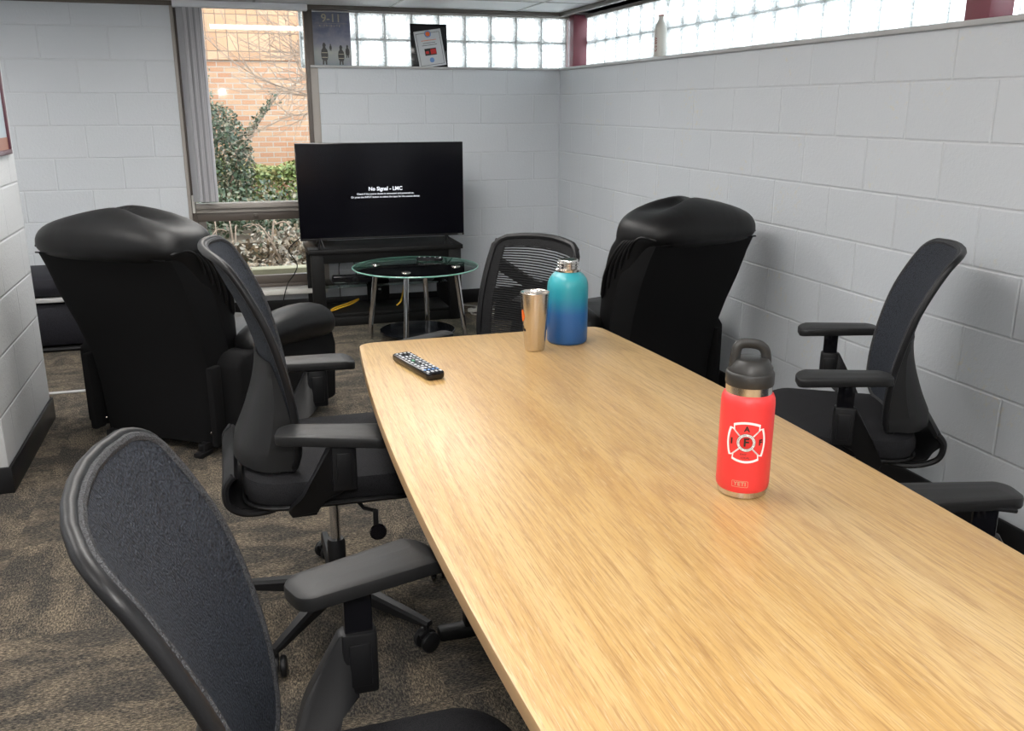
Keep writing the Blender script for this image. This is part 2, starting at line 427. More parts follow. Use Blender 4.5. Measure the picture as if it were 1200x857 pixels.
# vertical blind stacked at the left of the big window
bl = thing('vertical_blind', 'white vertical blind with shade-toned vanes drawn to the left of the tall window', 'blind', (-2.63, -.06, 2.045))
obj('head_rail', box(0 - .015, .825, -.03, .025, 0, .043, .004), 'white', bl)
M['vane'] = mat('blind_vane', (.90, .89, .91), .5); M['vane'].node_tree.nodes['Principled BSDF'].inputs['Transmission Weight'].default_value = 0
M['vane_shaded'] = mat('blind_vane_shaded', (.70, .70, .72), .5)  # darker vane copy: shading between the stacked vanes put into the colour
for k_ in ('vane', 'vane_shaded'):
    _n = M[k_].node_tree; _tl = _n.nodes.new('ShaderNodeBsdfTranslucent'); _tl.inputs[0].default_value = (.85, .85, .87, 1) if k_ == 'vane' else (.5, .5, .52, 1)
    _mx = _n.nodes.new('ShaderNodeMixShader'); _mx.inputs[0].default_value = .5; _o = [q for q in _n.nodes if q.type == 'OUTPUT_MATERIAL'][0]
    _n.links.new(_n.nodes['Principled BSDF'].outputs[0], _mx.inputs[1]); _n.links.new(_tl.outputs[0], _mx.inputs[2]); _n.links.new(_mx.outputs[0], _o.inputs[0])
for i in range(11):
    x = .022 + i * .0118; an = rad(62 + random.uniform(-6, 6)); rings = []
    for z in (-1.225, -.001):
        pts = [(.042 * k, .007 * (1 - k * k)) for k in (-1, -.6, -.2, .2, .6, 1)]
        ring = pts + [(a_, b_ - .0012) for a_, b_ in reversed(pts)]
        rings.append([(x + a_ * math.cos(an) - b_ * math.sin(an), -(a_ * math.sin(an) + b_ * math.cos(an)), z) for a_, b_ in ring])
    obj('vane', loft(rings), 'vane' if i % 3 else 'vane_shaded', bl)
struct('trim_8', box(WX1 - .006, WX1 + .03, .0, .09, .2, ZC, .003), 'frame')

# ------------------------------------------------------------------ conference table
TY0, TY1, TXC = -3.87, -6.31, -1.656
def table_outline(k=0):
    pts = []; L = (TY0 - TY1) / 2; yc = (TY0 + TY1) / 2
    def hw(y): return .392 + .062 * (1 - ((y - yc) / L) ** 2) - k
    Lk = L - k; r = .045; N = 26
    side = []
    for i in range(N + 1):
        y = yc + Lk - r - (2 * Lk - 2 * r) * i / N; side.append((hw(y), y))
    cor = []
    w = hw(yc + Lk - r)
    top = [(w - r + r * math.cos(a), yc + Lk - r + r * math.sin(a)) for a in [PI / 2 * j / 6 for j in range(6, 0, -1)]]
    bot = [(w - r + r * math.cos(a), yc - Lk + r - r * math.sin(a)) for a in [PI / 2 * j / 6 for j in range(1, 7)]]
    right = top + side + bot
    left = [(-x, y) for x, y in reversed(right)]
    return [(TXC + x, y) for x, y in right + left]
tb = thing('conference_table', 'long boat-shaped oak laminate meeting table with bottles on top', 'table', (TXC, -5.09, 0))
inv = Matrix.Translation((-TXC, 5.09, 0))
def tl(bm): return xf(bm, inv)
top = loft([[(x, y, z) for x, y in table_outline(k)] for z, k in ((.712, .004), (.715, 0), (.736, 0), (.739, .0012), (.74, .004))])
for f in top.faces:
    f.material_index = 0 if f.normal.z > .9 or abs(f.calc_center_median().z - .74) < .0008 else 1
bmesh.ops.recalc_face_normals(top, faces=top.faces)
obj('tabletop', tl(top), ['oak', 'oak_edge'], tb)
obj('apron', tl(loft([[(x, y, z) for x, y in table_outline(.06)] for z in (.665, .712)])), 'plastic', tb)
for y in (-4.375, -5.78):
    obj('leg_panel', tl(box(-1.656 - .20, -1.656 + .20, y - .018, y + .018, .034, .667, .004)), 'stand', tb)
    obj('foot', tl(box(-1.656 - .275, -1.656 + .275, y - .022, y + .022, 0, .036, .010)), 'stand', tb)
obj('stretcher', tl(box(-1.656 - .012, -1.656 + .012, -5.76, -4.395, .3, .5, .003)), 'stand', tb)

# ------------------------------------------------------------------ task chairs (local: +X forward, origin under the seat centre)
BACK_PROFILE = [(.0, -.150, .01), (.06, -.146, .06), (.18, -.150, .16), (.33, -.168, .27), (.52, -.200, .39), (.76, -.243, .49), (1.0, -.285, .565)]
def prof(v):
    for a, b in zip(BACK_PROFILE, BACK_PROFILE[1:]):
        if v <= b[0] + 1e-9:
            k = (v - a[0]) / (b[0] - a[0]); return a[1] + (b[1] - a[1]) * k, a[2] + (b[2] - a[2]) * k
    return BACK_PROFILE[-1][1:]
_pf = catmull([(b[1], b[2], 0) for b in BACK_PROFILE], 8)
def profs(v):
    # arc-length-free smooth lookup by height
    z = prof(v)[1]
    for a, b in zip(_pf, _pf[1:]):
        if a.y <= z <= b.y + 1e-9:
            k = (z - a.y) / max(b.y - a.y, 1e-9); return a.x + (b.x - a.x) * k, z
    return prof(v)
def bwid(v):  # half width of the back
    w = .224 + .018 * math.sin(PI * min(v / .9, 1)) - .002 * v
    return w
def bpt(u, v, off=0.0, zs=0.0):
    x, z = profs(min(max(v, 0), 1))
    w = bwid(v)
    y = u * w
    xx = x + .055 * (abs(u) ** 2.2) * (w / .24) + off
    return (xx, y, z + zs + .012 * (1 - u * u) * max(0, (v - .8) / .2))
def outline(n=14, inset=0.0):
    """loop of (u,v) round the back with rounded corners"""
    U = 1 - inset / .23; V0 = inset / .6; V1 = 1 - inset / .6
    ru, rv = .24 - inset, .10 - inset * .5; bu, bv = .22, .10; pts = []
    def arc(cu, cv, a0, a1, ru, rv):
        for i in range(7):
            a = a0 + (a1 - a0) * i / 6; pts.append((cu + ru * math.cos(a), cv + rv * math.sin(a)))
    arc(U - ru, V1 - rv, 0, PI / 2, ru, rv)
    for i in range(1, 6): pts.append(((U - ru) * (1 - 2 * i / 6), V1))
    arc(-U + ru, V1 - rv, PI / 2, PI, ru, rv)
    for i in range(1, n): pts.append((-U, V1 - rv - (V1 - rv - V0 - bv) * i / n))
    arc(-U + bu, V0 + bv, PI, 1.5 * PI, bu, bv)
    for i in range(1, 6): pts.append(((-U + bu) * (1 - 2 * i / 6), V0))
    arc(U - bu, V0 + bv, 1.5 * PI, 2 * PI, bu, bv)
    for i in range(1, n): pts.append((U, V0 + bv + (V1 - rv - V0 - bv) * i / n))
    return pts
def back_sheet(off0, off1, inset):
    """thick curved sheet: rings shrinking to the middle line"""
    bm = bmesh.new(); loops = []
    base_ = outline(inset=inset)
    def loop(s, off):
        return [bm.verts.new(bpt(u * s if s < 1 else u, .5 + (v - .5) * (1 - (1 - s) * 1.0), off)) for u, v in base_]
    for side, off in ((0, off0), (1, off1)):
        Ls = [loop(s, off) for s in (1, .85, .7, .55, .4, .25, .1)]
        for a, b in zip(Ls, Ls[1:]):
            n = len(a)
            for i in range(n): bm.faces.new((a[i], a[(i + 1) % n], b[(i + 1) % n], b[i]))
        bm.faces.new(Ls[-1]); loops.append(Ls[0])
    a, b = loops; n = len(a)
    for i in range(n): bm.faces.new((a[i], a[(i + 1) % n], b[(i + 1) % n], b[i]))
    return bm

def caster_parts(parent, x, y, ang, col='plastic'):
    c, s = math.cos(ang), math.sin(ang)
    def wheel(off):
        w = lathe([(0, -.009), (.020, -.009), (.0275, -.0065), (.029, -.003), (.029, .003), (.0275, .0065), (.020, .009), (.008, .0105), (0, .0105)], 22)
        rot(w, PI / 2, 'X'); mv(w, (0, off, .029)); rot(w, ang, 'Z'); mv(w, (x, y, 0)); return w
    hood = prism([(-.031, .03), (-.026, .05), (-.01, .062), (.012, .062), (.024, .052), (.018, .036), (0, .03)], -.006, .006, 'y', .002)
    rot(hood, ang, 'Z'); mv(hood, (x, y, 0))
    stem = lathe([(0, .05), (.008, .05), (.008, .085), (0, .085)], 12, (x, y, 0))
    cs = obj('caster', [wheel(-.0175), wheel(.0175), hood, stem], col, parent)
    return cs

def arm_bracket(s, zs, yarm):
    """sheath plus the diagonal bracket that goes back under the seat; s = side"""
    def bend(p):
        k = min(max((.02 - (p.z - zs)) / .11, 0), 1); k = k * k * (3 - 2 * k)
        return Vector((p.x, p.y - s * (yarm - .235) * k, p.z))
    poly = [(-.034, .128), (-.004, .131), (-.004, .005), (-.022, .0), (-.040, -.012), (-.052, -.035), (-.060, -.085), (-.128, -.090), (-.136, -.072), (-.118, -.03), (-.085, .035)]
    br = prism([(a, b + zs) for a, b in poly], s * yarm - .014, s * yarm + .014, 'y', .004, 2)
    bmesh.ops.subdivide_edges(br, edges=[e for e in br.edges if e.calc_length() > .04], cuts=3, use_grid_fill=True)
    for v in br.verts: v.co = bend(v.co)
    under = box(-.128, -.062, min(0, s * .235), max(0, s * .235), zs - .098, zs - .082, .004)
    return br, under

def task_chair(label, loc, heading, seat_z, pad_z, yaw_base=0, pad_dx=0.0, yarm=.335, lever=True, pad_rot=(0, 0), back_dx=0.0, pad_fwd=(0, 0)):
    bdx = Vector((back_dx, 0, 0))
    t = thing('task_chair', label, 'chair', (loc[0], loc[1], 0), rad(heading), 'black office chairs round the meeting table')
    z0 = seat_z
    # seat
    def seatfn(p):
        x, y, z = p; k = max(0, (x - .10) / .14)
        return (x - .0 , y * (1 - .05 * max(0, -x / .24)), z - .022 * k * k)
    obj('seat', cushion(.240, .258, .10, z0 - .062, z0 + .010, .024, .016, 7, seatfn), 'seatfab', t)
    obj('seat_pan', stack(.232, .243, .095, [(z0 - .088, .05), (z0 - .080, .012), (z0 - .068, 0), (z0 - .0622, .004)], 7, seatfn), 'plastic', t)
    pip = [seatfn((x, y, z0 - .064)) for x, y in rrect(.24, .252, .10, 7)]
    obj('seat_piping', tube(pip, .0045, 6, closed=True), 'plastic', t)
    # back
    bk = obj('backrest', [xf(back_sheet(.004, -.004, .012), Matrix.Translation((back_dx, 0, z0)))], 'mesh', t)
    rim = [bpt(u, v, -.007) for u, v in outline()]
    fr_ = obj('back_frame', mv(tube(rim, .0095, 10, closed=True, flat=1.0), (back_dx, 0, z0)), 'plastic', t)
    pp = [bpt(u, v, .001) for u, v in outline(inset=.006)]
    obj('back_piping', mv(tube(pp, .0072, 8, closed=True), (back_dx, 0, z0)), 'piping', t)
    # lower shell behind the back, and the carrier loop under it
    rings = []
    for i in range(17):
        k = i / 16; v = .015 + .37 * k; w = (.215 - .03 * k ** 2) / bwid(v)
        thick = .118 * (1 - k) ** 1.35 * (1 if k > .12 else .86 + k * 1.15) + .004
        A = [bpt(w * uu, v, -.006) for uu in (-1, -.75, -.5, -.25, 0, .25, .5, .75, 1)]
        Bk = [bpt(w * uu * .97, v, -.006 - thick * (1 - .35 * abs(uu) ** 5)) for uu in (1, .88, .6, .3, 0, -.3, -.6, -.88, -1)]
        rings.append(A + Bk)
    obj('lumbar_shell', mv(loft(rings), (back_dx, 0, z0)), 'pad', t)
    jp = smooth_path([(-.255 + back_dx, 0, .018), (-.280 + back_dx, 0, -.005), (-.284, 0, -.04), (-.262, 0, -.078), (-.20, 0, -.092), (-.10, 0, -.094), (-.02, 0, -.092)], 5)
    rings = []
    for i, p in enumerate(jp):
        k = i / (len(jp) - 1); hy = .205 - .06 * k; q = Vector(jp[min(i + 1, len(jp) - 1)]) - Vector(jp[max(i - 1, 0)]); q.normalize()
        nrm = Vector((-q.z, 0, q.x)); th = .007
        rings.append([tuple(Vector(p) + nrm * (a * th) + Vector((0, b * hy, z0))) for a, b in ((1, -.97), (1, .97), (.5, 1), (-.5, 1), (-1, .97), (-1, -.97), (-.5, -1), (.5, -1))])
    obj('back_carrier', loft(rings), 'plastic', t)
    for s in (-1, 1):
        lp = smooth_path([(-.262 + back_dx, s * .198, .020), (-.282 + back_dx, s * .198, -.01), (-.278 + back_dx * .7, s * .198, -.06), (-.235, s * .192, -.088), (-.165, s * .185, -.086), (-.135, s * .185, -.05), (-.150, s * .19, .0), (-.165, s * .196, .032)], 5)
        obj('carrier_loop', mv(tube(lp, .010, 8), (0, 0, z0)), 'plastic', t)
    # mechanism, gas lift, base
    obj('tilt_mechanism', [box(-.11, .10, -.075, .075, z0 - .145, z0 - .088, .012), box(-.16, -.10, -.05, .05, z0 - .125, z0 - .095, .006)], 'plastic', t)
    if lever:
        lv = obj('lever', [tube([(.04, -.06, z0 - .12), (.06, -.20, z0 - .11), (.085, -.235, z0 - .105)], .005, 8), box(.078, .092, -.242, -.236, z0 - .15, z0 - .10, .002)], 'plastic', t)
        pdl = lathe([(0, -.005), (.021, -.005), (.023, -.002), (.023, .002), (.021, .005), (0, .005)], 18); rot(pdl, PI / 2, 'X'); mv(pdl, (.09, -.239, z0 - .165))
        obj('lever_paddle', pdl, 'gloss', lv)
    obj('gas_lift', lathe([(0, .20), (.0145, .20), (.0145, z0 - .14), (0, z0 - .14)], 18), 'chrome', t)
    obj('lift_sleeve', lathe([(0, .10), (.026, .10), (.026, .225), (.022, .235), (.0, .235)], 20), 'plastic', t)
    hub = lathe([(0, .062), (.045, .062), (.052, .075), (.050, .112), (.035, .125), (0, .125)], 24)
    hb = obj('base_hub', hub, 'plastic', t)
    for k in range(5):
        a = rad(yaw_base) + 2 * PI * k / 5
        rings = []
        for r_, w, za, zb in ((.03, .024, .070, .118), (.12, .021, .073, .112), (.22, .017, .074, .103), (.31, .0145, .074, .095), (.352, .012, .076, .090)):
            rings.append([(r_, -w, za), (r_, w, za), (r_, w, zb - .008), (r_, w * .6, zb), (r_, -w * .6, zb), (r_, -w, zb - .008)])
        arm = loft(rings); rot(arm, a, 'Z')
        lg = obj('base_leg', arm, 'plastic', t, 30)
        caster_parts(lg, .340 * math.cos(a), .340 * math.sin(a), a + rad(70 + 47 * k))
    # arms
    for s in (-1, 1):
        br, un = arm_bracket(s, z0, yarm)
        ar = obj('arm_bracket', [br, un], 'plastic', t)
        obj('arm_sheath', [box(-.030, .030, s * yarm - .019, s * yarm + .019, z0 + .012, z0 + .130, .006), box(-.019, .019, s * yarm - .022, s * yarm + .022, z0 + .028, z0 + .112, .004)], 'plastic', ar)
        obj('arm_post', box(-.024, .024, s * yarm - .012, s * yarm + .012, z0 + .10, pad_z - .022, .004), 'gloss', ar)
        obj('arm_plate', box(-.045 + pad_dx * .5, .045 + pad_dx * .5, s * yarm - .026, s * yarm + .026, pad_z - .034, pad_z - .024, .004), 'plastic', ar)
        def padfn(p, s=s):
            x, y, z = p; return (x, y * (1 + .12 * x / .13), z - .012 * max(0, x / .13) ** 2 - .006 * (x / .13) ** 2)
        pd = cushion(.137, .052, .034, pad_z - .028, pad_z - .002, .005, .001, 6, padfn); rot(pd, rad(pad_rot[0 if s < 0 else 1]), 'Z'); mv(pd, (pad_dx + pad_fwd[0 if s < 0 else 1], s * yarm, 0))
        obj('arm_pad', pd, 'pad', ar)
    return t

chB = task_chair('black mesh-back office chair facing the table, beside the left recliner', (-2.175, -4.14), 0, .52, .695, 19, -.02, pad_rot=(-12, 3))
chA = task_chair('nearest black office chair at bottom left, grey-blue mesh back toward the camera', (-2.238, -5.52), 0, .45, .705, 30, .018, pad_rot=(-10, 22), back_dx=-.048)
chC = task_chair('black office chair standing by the block wall right of the red bottle', (-.505, -4.12), 148, .44, .680, 10, -.02, .325, pad_rot=(6, 7), back_dx=-.03, pad_fwd=(0, .03))
chE = task_chair('office chair showing only an arm pad over the table edge at lower right', (-1.135, -5.485), 145, .44, .665, 40, -.02, .36, pad_rot=(18, 6), pad_fwd=(.085, .0))

# mesh chair at the far end
def end_chair(label, loc, heading, seat_z, top_z):
    t = thing('mesh_chair', label, 'chair', (loc[0], loc[1], 0), rad(heading), None)
    z0 = seat_z; H = top_z - seat_z
    def P(u, v, off=0):
        return (-.215 - .09 * v * v + .06 * abs(u) ** 2 + off, u * (.245 - .02 * v + .005 * math.sin(PI * v)), z0 + .03 + (H - .03) * v + .02 * (1 - u * u) * max(0, (v - .7) / .3))
    def band(poly, th=.010, n=1):
        """panel over a (u,v) outline"""
        bm = bmesh.new(); A = [bm.verts.new(P(u, v, th)) for u, v in poly]; B = [bm.verts.new(P(u, v, -th)) for u, v in poly]
        bm.faces.new(A); bm.faces.new(B[::-1]); k = len(A)
        for i in range(k): bm.faces.new((A[i], A[(i + 1) % k], B[(i + 1) % k], B[i]))
        return bm
    loop = [(1, v / 14) for v in range(0, 14)] + [(1 - .08, .975), (1 - .2, 1)] + [(1 - .2 - 1.6 * i / 12, 1) for i in range(1, 12)] + [(-.8, 1), (-.92, .975)] + [(-1, v / 14) for v in range(13, -1, -1)] + [(-1 + 2 * i / 12, 0) for i in range(1, 12)]
    obj('back_frame', tube([P(u, v) for u, v in loop], .013, 8, closed=True, flat=1.1), 'plastic', t)
    # top band of solid fabric
    rings = []
    for i in range(15):
        u = -1 + 2 * i / 14; d = .085
        rings.append([P(u, 1, .006), P(u, 1 - d, .006), P(u, 1 - d, -.006), P(u, 1, -.006)])
    obj('top_band', loft(rings), 'mesh_dark', t)
    # threads of the see-through mesh
    bars = []
    n = 40
    for k in range(n):
        v = .03 + .9 * k / n
        bars.append(tube([P(u, v) for u in (-1, -.66, -.33, 0, .33, .66, 1)], .0032, 5, cap=False))
    for s in (-1, 1):
        rr = []
        for i in range(15):
            v = i / 14; rr.append([P(s, v, .004), P(s * .80, v, .004), P(s * .80, v, -.004), P(s, v, -.004)])
        bars.append(loft(rr))
    obj('mesh_panel', bars, 'mesh_dark', t)
    # yoke and spine behind the mesh
    rr = []
    for i in range(21):
        u = -.96 + 1.92 * i / 20; c = .70 - .15 * (1 - abs(u) ** 1.5) + .08 * abs(u); h = .055
        rr.append([P(u, c + h, -.012), P(u, c - h, -.012), P(u, c - h, -.03), P(u, c + h, -.03)])
    rs = []
    for i in range(12):
        v = -.12 + .72 * i / 11; w = .30 - .05 * v
        rs.append([P(-w, v, -.014), P(w, v, -.014), P(w, v, -.035), P(-w, v, -.035)])
    lb = []
    for i in range(17):
        u = -.78 + 1.56 * i / 16
        lb.append([P(u, .38, -.010), P(u, .17, -.010), P(u, .17, -.020), P(u, .38, -.020)])
    obj('back_support', [loft(rr), loft(rs)], 'plastic', t)
    obj('lumbar_band', loft(lb), 'mesh_dark', t)
    obj('seat', cushion(.24, .25, .09, z0 - .07, z0 - .01, .024, .012, 6), 'seatfab', t)
    obj('seat_pan', stack(.23, .24, .09, [(z0 - .095, .04), (z0 - .085, 0), (z0 - .07, 0)], 6), 'plastic', t)
    obj('back_bar', box(-.27, .0, -.04, .04, z0 - .11, z0 - .09, .005), 'plastic', t)
    obj('tilt_mechanism', box(-.1, .1, -.07, .07, z0 - .15, z0 - .09, .01), 'plastic', t)
    obj('gas_lift', lathe([(0, .1), (.022, .1), (.022, .22), (.014, .225), (.014, z0 - .14), (0, z0 - .14)], 18), 'plastic', t)
    obj('base_hub', lathe([(0, .062), (.045, .062), (.052, .075), (.050, .112), (.035, .125), (0, .125)], 24), 'plastic', t)
    for k in range(5):
        a = 2 * PI * k / 5 + .2
        arm = loft([[(r_, -w, za), (r_, w, za), (r_, w, zb), (r_, -w, zb)] for r_, w, za, zb in ((.03, .022, .07, .115), (.2, .017, .074, .102), (.315, .012, .076, .09))]); rot(arm, a, 'Z')
        lg = obj('base_leg', arm, 'plastic', t, 30); caster_parts(lg, .305 * math.cos(a), .305 * math.sin(a), a + 1 + k)
    for s in (-1, 1):
        ya = s * .30
        ar = obj('arm_post', [tube(smooth_path([(-.03, s * .12, z0 - .085), (-.03, s * .26, z0 - .085), (-.02, ya, z0 - .05), (0, ya, z0 - .02), (0, ya, z0 + .035)], 4), .016, 8)], 'plastic', t)
        pd = cushion(.13, .042, .034, z0 + .035, z0 + .060, .009, .004, 6); mv(pd, (.09, ya, 0)); obj('arm_pad', pd, 'pad', ar)
    return t
chD = end_chair('black chair with see-through striped mesh back at the far end of the table', (-1.43, -3.2), 209, .46, .90)

# ------------------------------------------------------------------ recliners (local: +Y forward, origin bottom centre of the back)
def recliner(label, loc, rz, seed):
    t = thing('recliner', label, 'recliner', (loc[0], loc[1], 0), rad(rz), 'black leather recliners facing the television')
    rnd = random.Random(seed); N = 28
    def section(z, yc, hx, hy, p=3.2, crown=0.0, dent=0.0):
        ring = []
        for i in range(N):
            a = 2 * PI * i / N; ca, sa = math.cos(a), math.sin(a)
            x = hx * (abs(ca) ** (2 / p)) * (1 if ca >= 0 else -1); y = hy * (abs(sa) ** (2 / p)) * (1 if sa >= 0 else -1)
            ring.append((x, yc + y, z + crown * (1 - (x / hx) ** 2)))
        return ring
    # leather back: body + rolled head
    lv = [(.30, .19, .29, .08), (.42, .17, .312, .10), (.55, .135, .330, .12), (.68, .09, .346, .135), (.78, .045, .357, .148), (.84, .01, .362, .158)]
    rings = [section(z, yc, hx, hy, 4.5) for z, yc, hx, hy in lv]
    roll = [(.868, -.026, .370, .182, .0), (.885, -.036, .379, .194, .002), (.92, -.040, .376, .192, .014), (.95, -.038, .362, .178, .026), (.972, -.033, .335, .155, .036), (.99, -.028, .285, .12, .045), (1.0, -.02, .20, .07, .052), (1.004, -.02, .07, .03, .052)]
    rings += [section(z, yc, hx, hy, 3.2, cr) for z, yc, hx, hy, cr in roll]
    o = obj('back_cushion', loft(rings), 'leather', t, 60); sub(o, 1)
    # gathered folds where the roll turns down the sides
    for s in (-1, 1):
        pl = []
        for k in range(5):
            a_ = k / 4
            pl.append(tube(smooth_path([(s * .338, -.165 + .012 * k, .892 + .010 * k), (s * .366, -.10 + .03 * k, .90 - .01 * k), (s * (.366 - .004 * k), -.04 + .045 * k, .86 - .035 * k), (s * (.352 - .004 * k), .0 + .045 * k, .79 - .05 * k)], 5), [.003] + [.007 + .003 * a_] * 14 + [.003], 8, True))
        obj('pleat', pl, 'leather', t, 60)
    # rear fabric panel with seam
    pan = [(-.305, .045, .045), (-.32, .03, .40), (-.345, -.105, .66), (-.362, -.19, .865)]
    P1 = []
    for x, y, z in pan:
        P1.append([(x, y, z), (-x, y, z), (-x + .0, y + .05, z), (x, y + .05, z)])
    def lerp_rings(R, n=4):
        out = []
        for a, b in zip(R, R[1:]):
            for k in range(n): out.append([tuple(Vector(p).lerp(Vector(q), k / n)) for p, q in zip(a, b)])
        out.append(R[-1]); return out
    pan2 = []
    for z, y, hw in ((.045, .035, .300), (.25, .022, .308), (.40, .002, .318), (.55, -.045, .334), (.68, -.095, .350), (.80, -.142, .348), (.868, -.176, .346)):
        pan2.append([(-hw, y + .055, z), (-hw + .012, y + .016, z), (-hw + .05, y, z), (0, y - .006, z), (hw - .05, y, z), (hw - .012, y + .016, z), (hw, y + .055, z), (hw, y + .15, z), (-hw, y + .15, z)])
    obj('back_panel', loft(lerp_rings(pan2, 2)), 'recfab', t, 40)
    obj('seam_welt', tube([(-.325, -.180, .870), (-.29, -.188, .872), (0, -.194, .874), (.29, -.188, .872), (.325, -.180, .870)], .003, 6), 'recfab', t)
    # seat body
    obj('seat_cushion', mv(cushion(.30, .27, .08, .30, .47, .06, .02, 6), (0, .45, 0)), 'leather', t)
    obj('base_box', box(-.30, .30, .10, .66, .06, .32, .01), 'recfab', t)
    obj('footrest', box(-.29, .29, .66, .74, .09, .42, .03, 4), 'leather', t)
    for s in (-1, 1):
        # side panel with round front shoulder
        poly = [(.06, .05), (.06, .40), (.10, .44), (.30, .45), (.60, .45), (.74, .435), (.80, .39), (.825, .32), (.80, .05)]
        sp = prism(poly, min(s * .305, s * .43), max(s * .305, s * .43), 'x', .02, 3)
        ar = obj('arm', sp, 'recfab', t, 50)
        # padded arm top
        rings = []
        for yy, hx, hz, zc in ((.17, .04, .03, .45), (.20, .07, .05, .458), (.27, .088, .068, .468), (.40, .098, .082, .475), (.58, .108, .092, .470), (.72, .106, .092, .452), (.79, .09, .078, .435), (.825, .045, .04, .425)):
            rings.append([(s * .372 + hx * math.cos(2 * PI * i / 16), yy, zc + hz * math.sin(2 * PI * i / 16)) for i in range(16)])
        p_ = obj('arm_cushion', loft(rings), 'leather', ar, 70); sub(p_, 1)
        obj('side_rail', box(min(s * .312, s * .345), max(s * .312, s * .345), -.005, .06, .05, .40, .01), 'recfab', t)
        obj('bolt', [lathe([(0, 0), (.006, 0), (.004, .003), (0, .003)], 10)], 'steel', t).matrix_local = Matrix.Translation((s * .285, .030, .10)) @ Matrix.Rotation(PI / 2, 4, 'X')
    for s in (-1, 1):
        ft = obj('foot', [box(s * .25 - .018, s * .25 + .018, .0, .70, .02, .055, .006), box(s * .25 - .022, s * .25 + .022, -.03, .05, .0, .022, .006)], 'plastic', t)
    return t
recL = recliner('black leather recliner on the left in front of the tall window', (-2.79, -2.58), -37.7, 1)
recR = recliner('black leather recliner on the right against the block wall', (-.452, -2.87), 17.0, 2)
recR.scale = (.9, 1, 1)

# ------------------------------------------------------------------ TV stand, TV
st = thing('tv_stand', 'low black open television stand against the back wall', 'tv stand', (-1.405, -.29, 0))
sx0, sx1, sy0, sy1 = -.51, .51, -.22, .22
obj('top_board', box(sx0 - .012, sx1 + .012, sy0 - .01, sy1, .495, .525, .003), 'stand', st)
obj('rail', box(sx0 + .02, sx1 - .02, sy0 + .02, sy0 + .04, .43, .4949, .002), 'stand', st)
for s in (sx0, sx1 - .085):
    obj('side_post', box(s, s + .085, sy0, sy0 + .035, 0, .4949, .003), 'stand', st)
    obj('side_post', box(s, s + .085, sy1 - .05, sy1 - .01, 0, .4949, .003), 'stand', st)
obj('centre_panel', box(-.09, .07, sy1 - .03, sy1 - .012, 0, .4949, .002), 'stand', st)
obj('glass_shelf', box(sx0 + .088, sx1 - .088, sy0 + .05, sy1 - .055, .255, .262, .001), 'tglass', st)
obj('bottom_shelf', box(sx0 + .085, sx1 - .085, sy0 + .02, sy1 - .055, .06, .085, .002), 'stand', st)
obj('plinth', box(sx0 + .085, sx1 - .085, sy0 + .01, sy0 + .03, 0, .0599, .002), 'stand', st)

tv = thing('television', 'flat black television showing a no signal message on the stand', 'television', (-1.408, -.42, .525))
W, H = 1.118, .632
zb = .052
obj('housing', [box(-W / 2, W / 2, 0, .03, zb, zb + H, .004), box(-W / 2 + .12, W / 2 - .12, .03, .07, zb + .02, zb + .40, .012)], 'gloss', tv)
obj('screen', box(-W / 2 + .006, W / 2 - .006, -.0015, .001, zb + .016, zb + H - .006), 'screen', tv)
obj('lower_bezel', box(-W / 2, W / 2, -.003, .002, zb, zb + .012, .001), 'plastic', tv)
for s in (-1, 1):
    x = s * .43
    obj('foot', [tube([(x, .015, zb + .02), (x + s * .02, -.08, .006)], .006, 8), tube([(x, .015, zb + .02), (x + s * .02, .10, .006)], .006, 8), tube([(x, .012, zb + .02), (x - s * .02, -.04, .006)], .005, 8)], 'plastic', tv)
M['white_glow'] = mat('screen_letters', (.0, .0, .0), .5, emit=(.9, .93, 1), estr=1.1)
cxs = .02
ms = [mv(upright(text_bm('No Signal - LMC', .034, .0012)), (cxs, -.0022, zb + .330)),
      mv(upright(text_bm('Check if the source device is connected and powered on.', .0165, .0003)), (cxs, -.0022, zb + .298)),
      mv(upright(text_bm('Or press the INPUT button to select the input for the source device.', .0165, .0003)), (cxs, -.0022, zb + .277))]
obj('screen_message', ms, 'white_glow', tv)
obj('maker_mark', mv(upright(text_bm('VIZIO', .012)), (W / 2 - .03, -.0035, zb + .006)), 'white', tv)

sb = thing('sensor_bar', 'black camera sensor bar lying on the glass shelf of the stand', 'sensor bar', (-1.63, -.38, .2625))
obj('body', box(-.14, .14, -.035, .035, .012, .066, .010, 3), 'gloss', sb); obj('foot', box(-.04, .04, -.025, .025, 0, .013, .003), 'plastic', sb)
for x in (-.06, .0, .025):
    l_ = lathe([(0, 0), (.011, 0), (.011, .002), (0, .002)], 14); rot(l_, PI / 2, 'X'); mv(l_, (x, -.035, .038)); obj('lens', l_, 'plastic', sb)
M['yellow'] = plain_paint('yellow_cable', (.75, .42, .03), .5)
M['whitecable'] = plain_paint('grey_white_cable', (.5, .49, .46), .5)
def cable(name, pts, r, m, label, cat='cable', group=None):
    return tag(obj(name, tube(smooth_path(pts, 6), r, 8), m), label, cat, group)
cable('network_cable', [(-1.79, -.42, .092), (-1.72, -.36, .098), (-1.63, -.30, .112), (-1.58, -.25, .13), (-1.66, -.28, .11), (-1.76, -.34, .095), (-1.79, -.38, .091)], .0055, 'yellow', 'yellow cable looped on the bottom shelf at the left of the stand')
cable('network_cable', [(-1.33, -.36, .091), (-1.30, -.36, .12), (-1.26, -.24, .17), (-1.235, -.15, .20), (-1.22, -.095, .15), (-1.22, -.085, .02)], .0055, 'yellow', 'yellow cable rising behind the glass table legs in the stand')
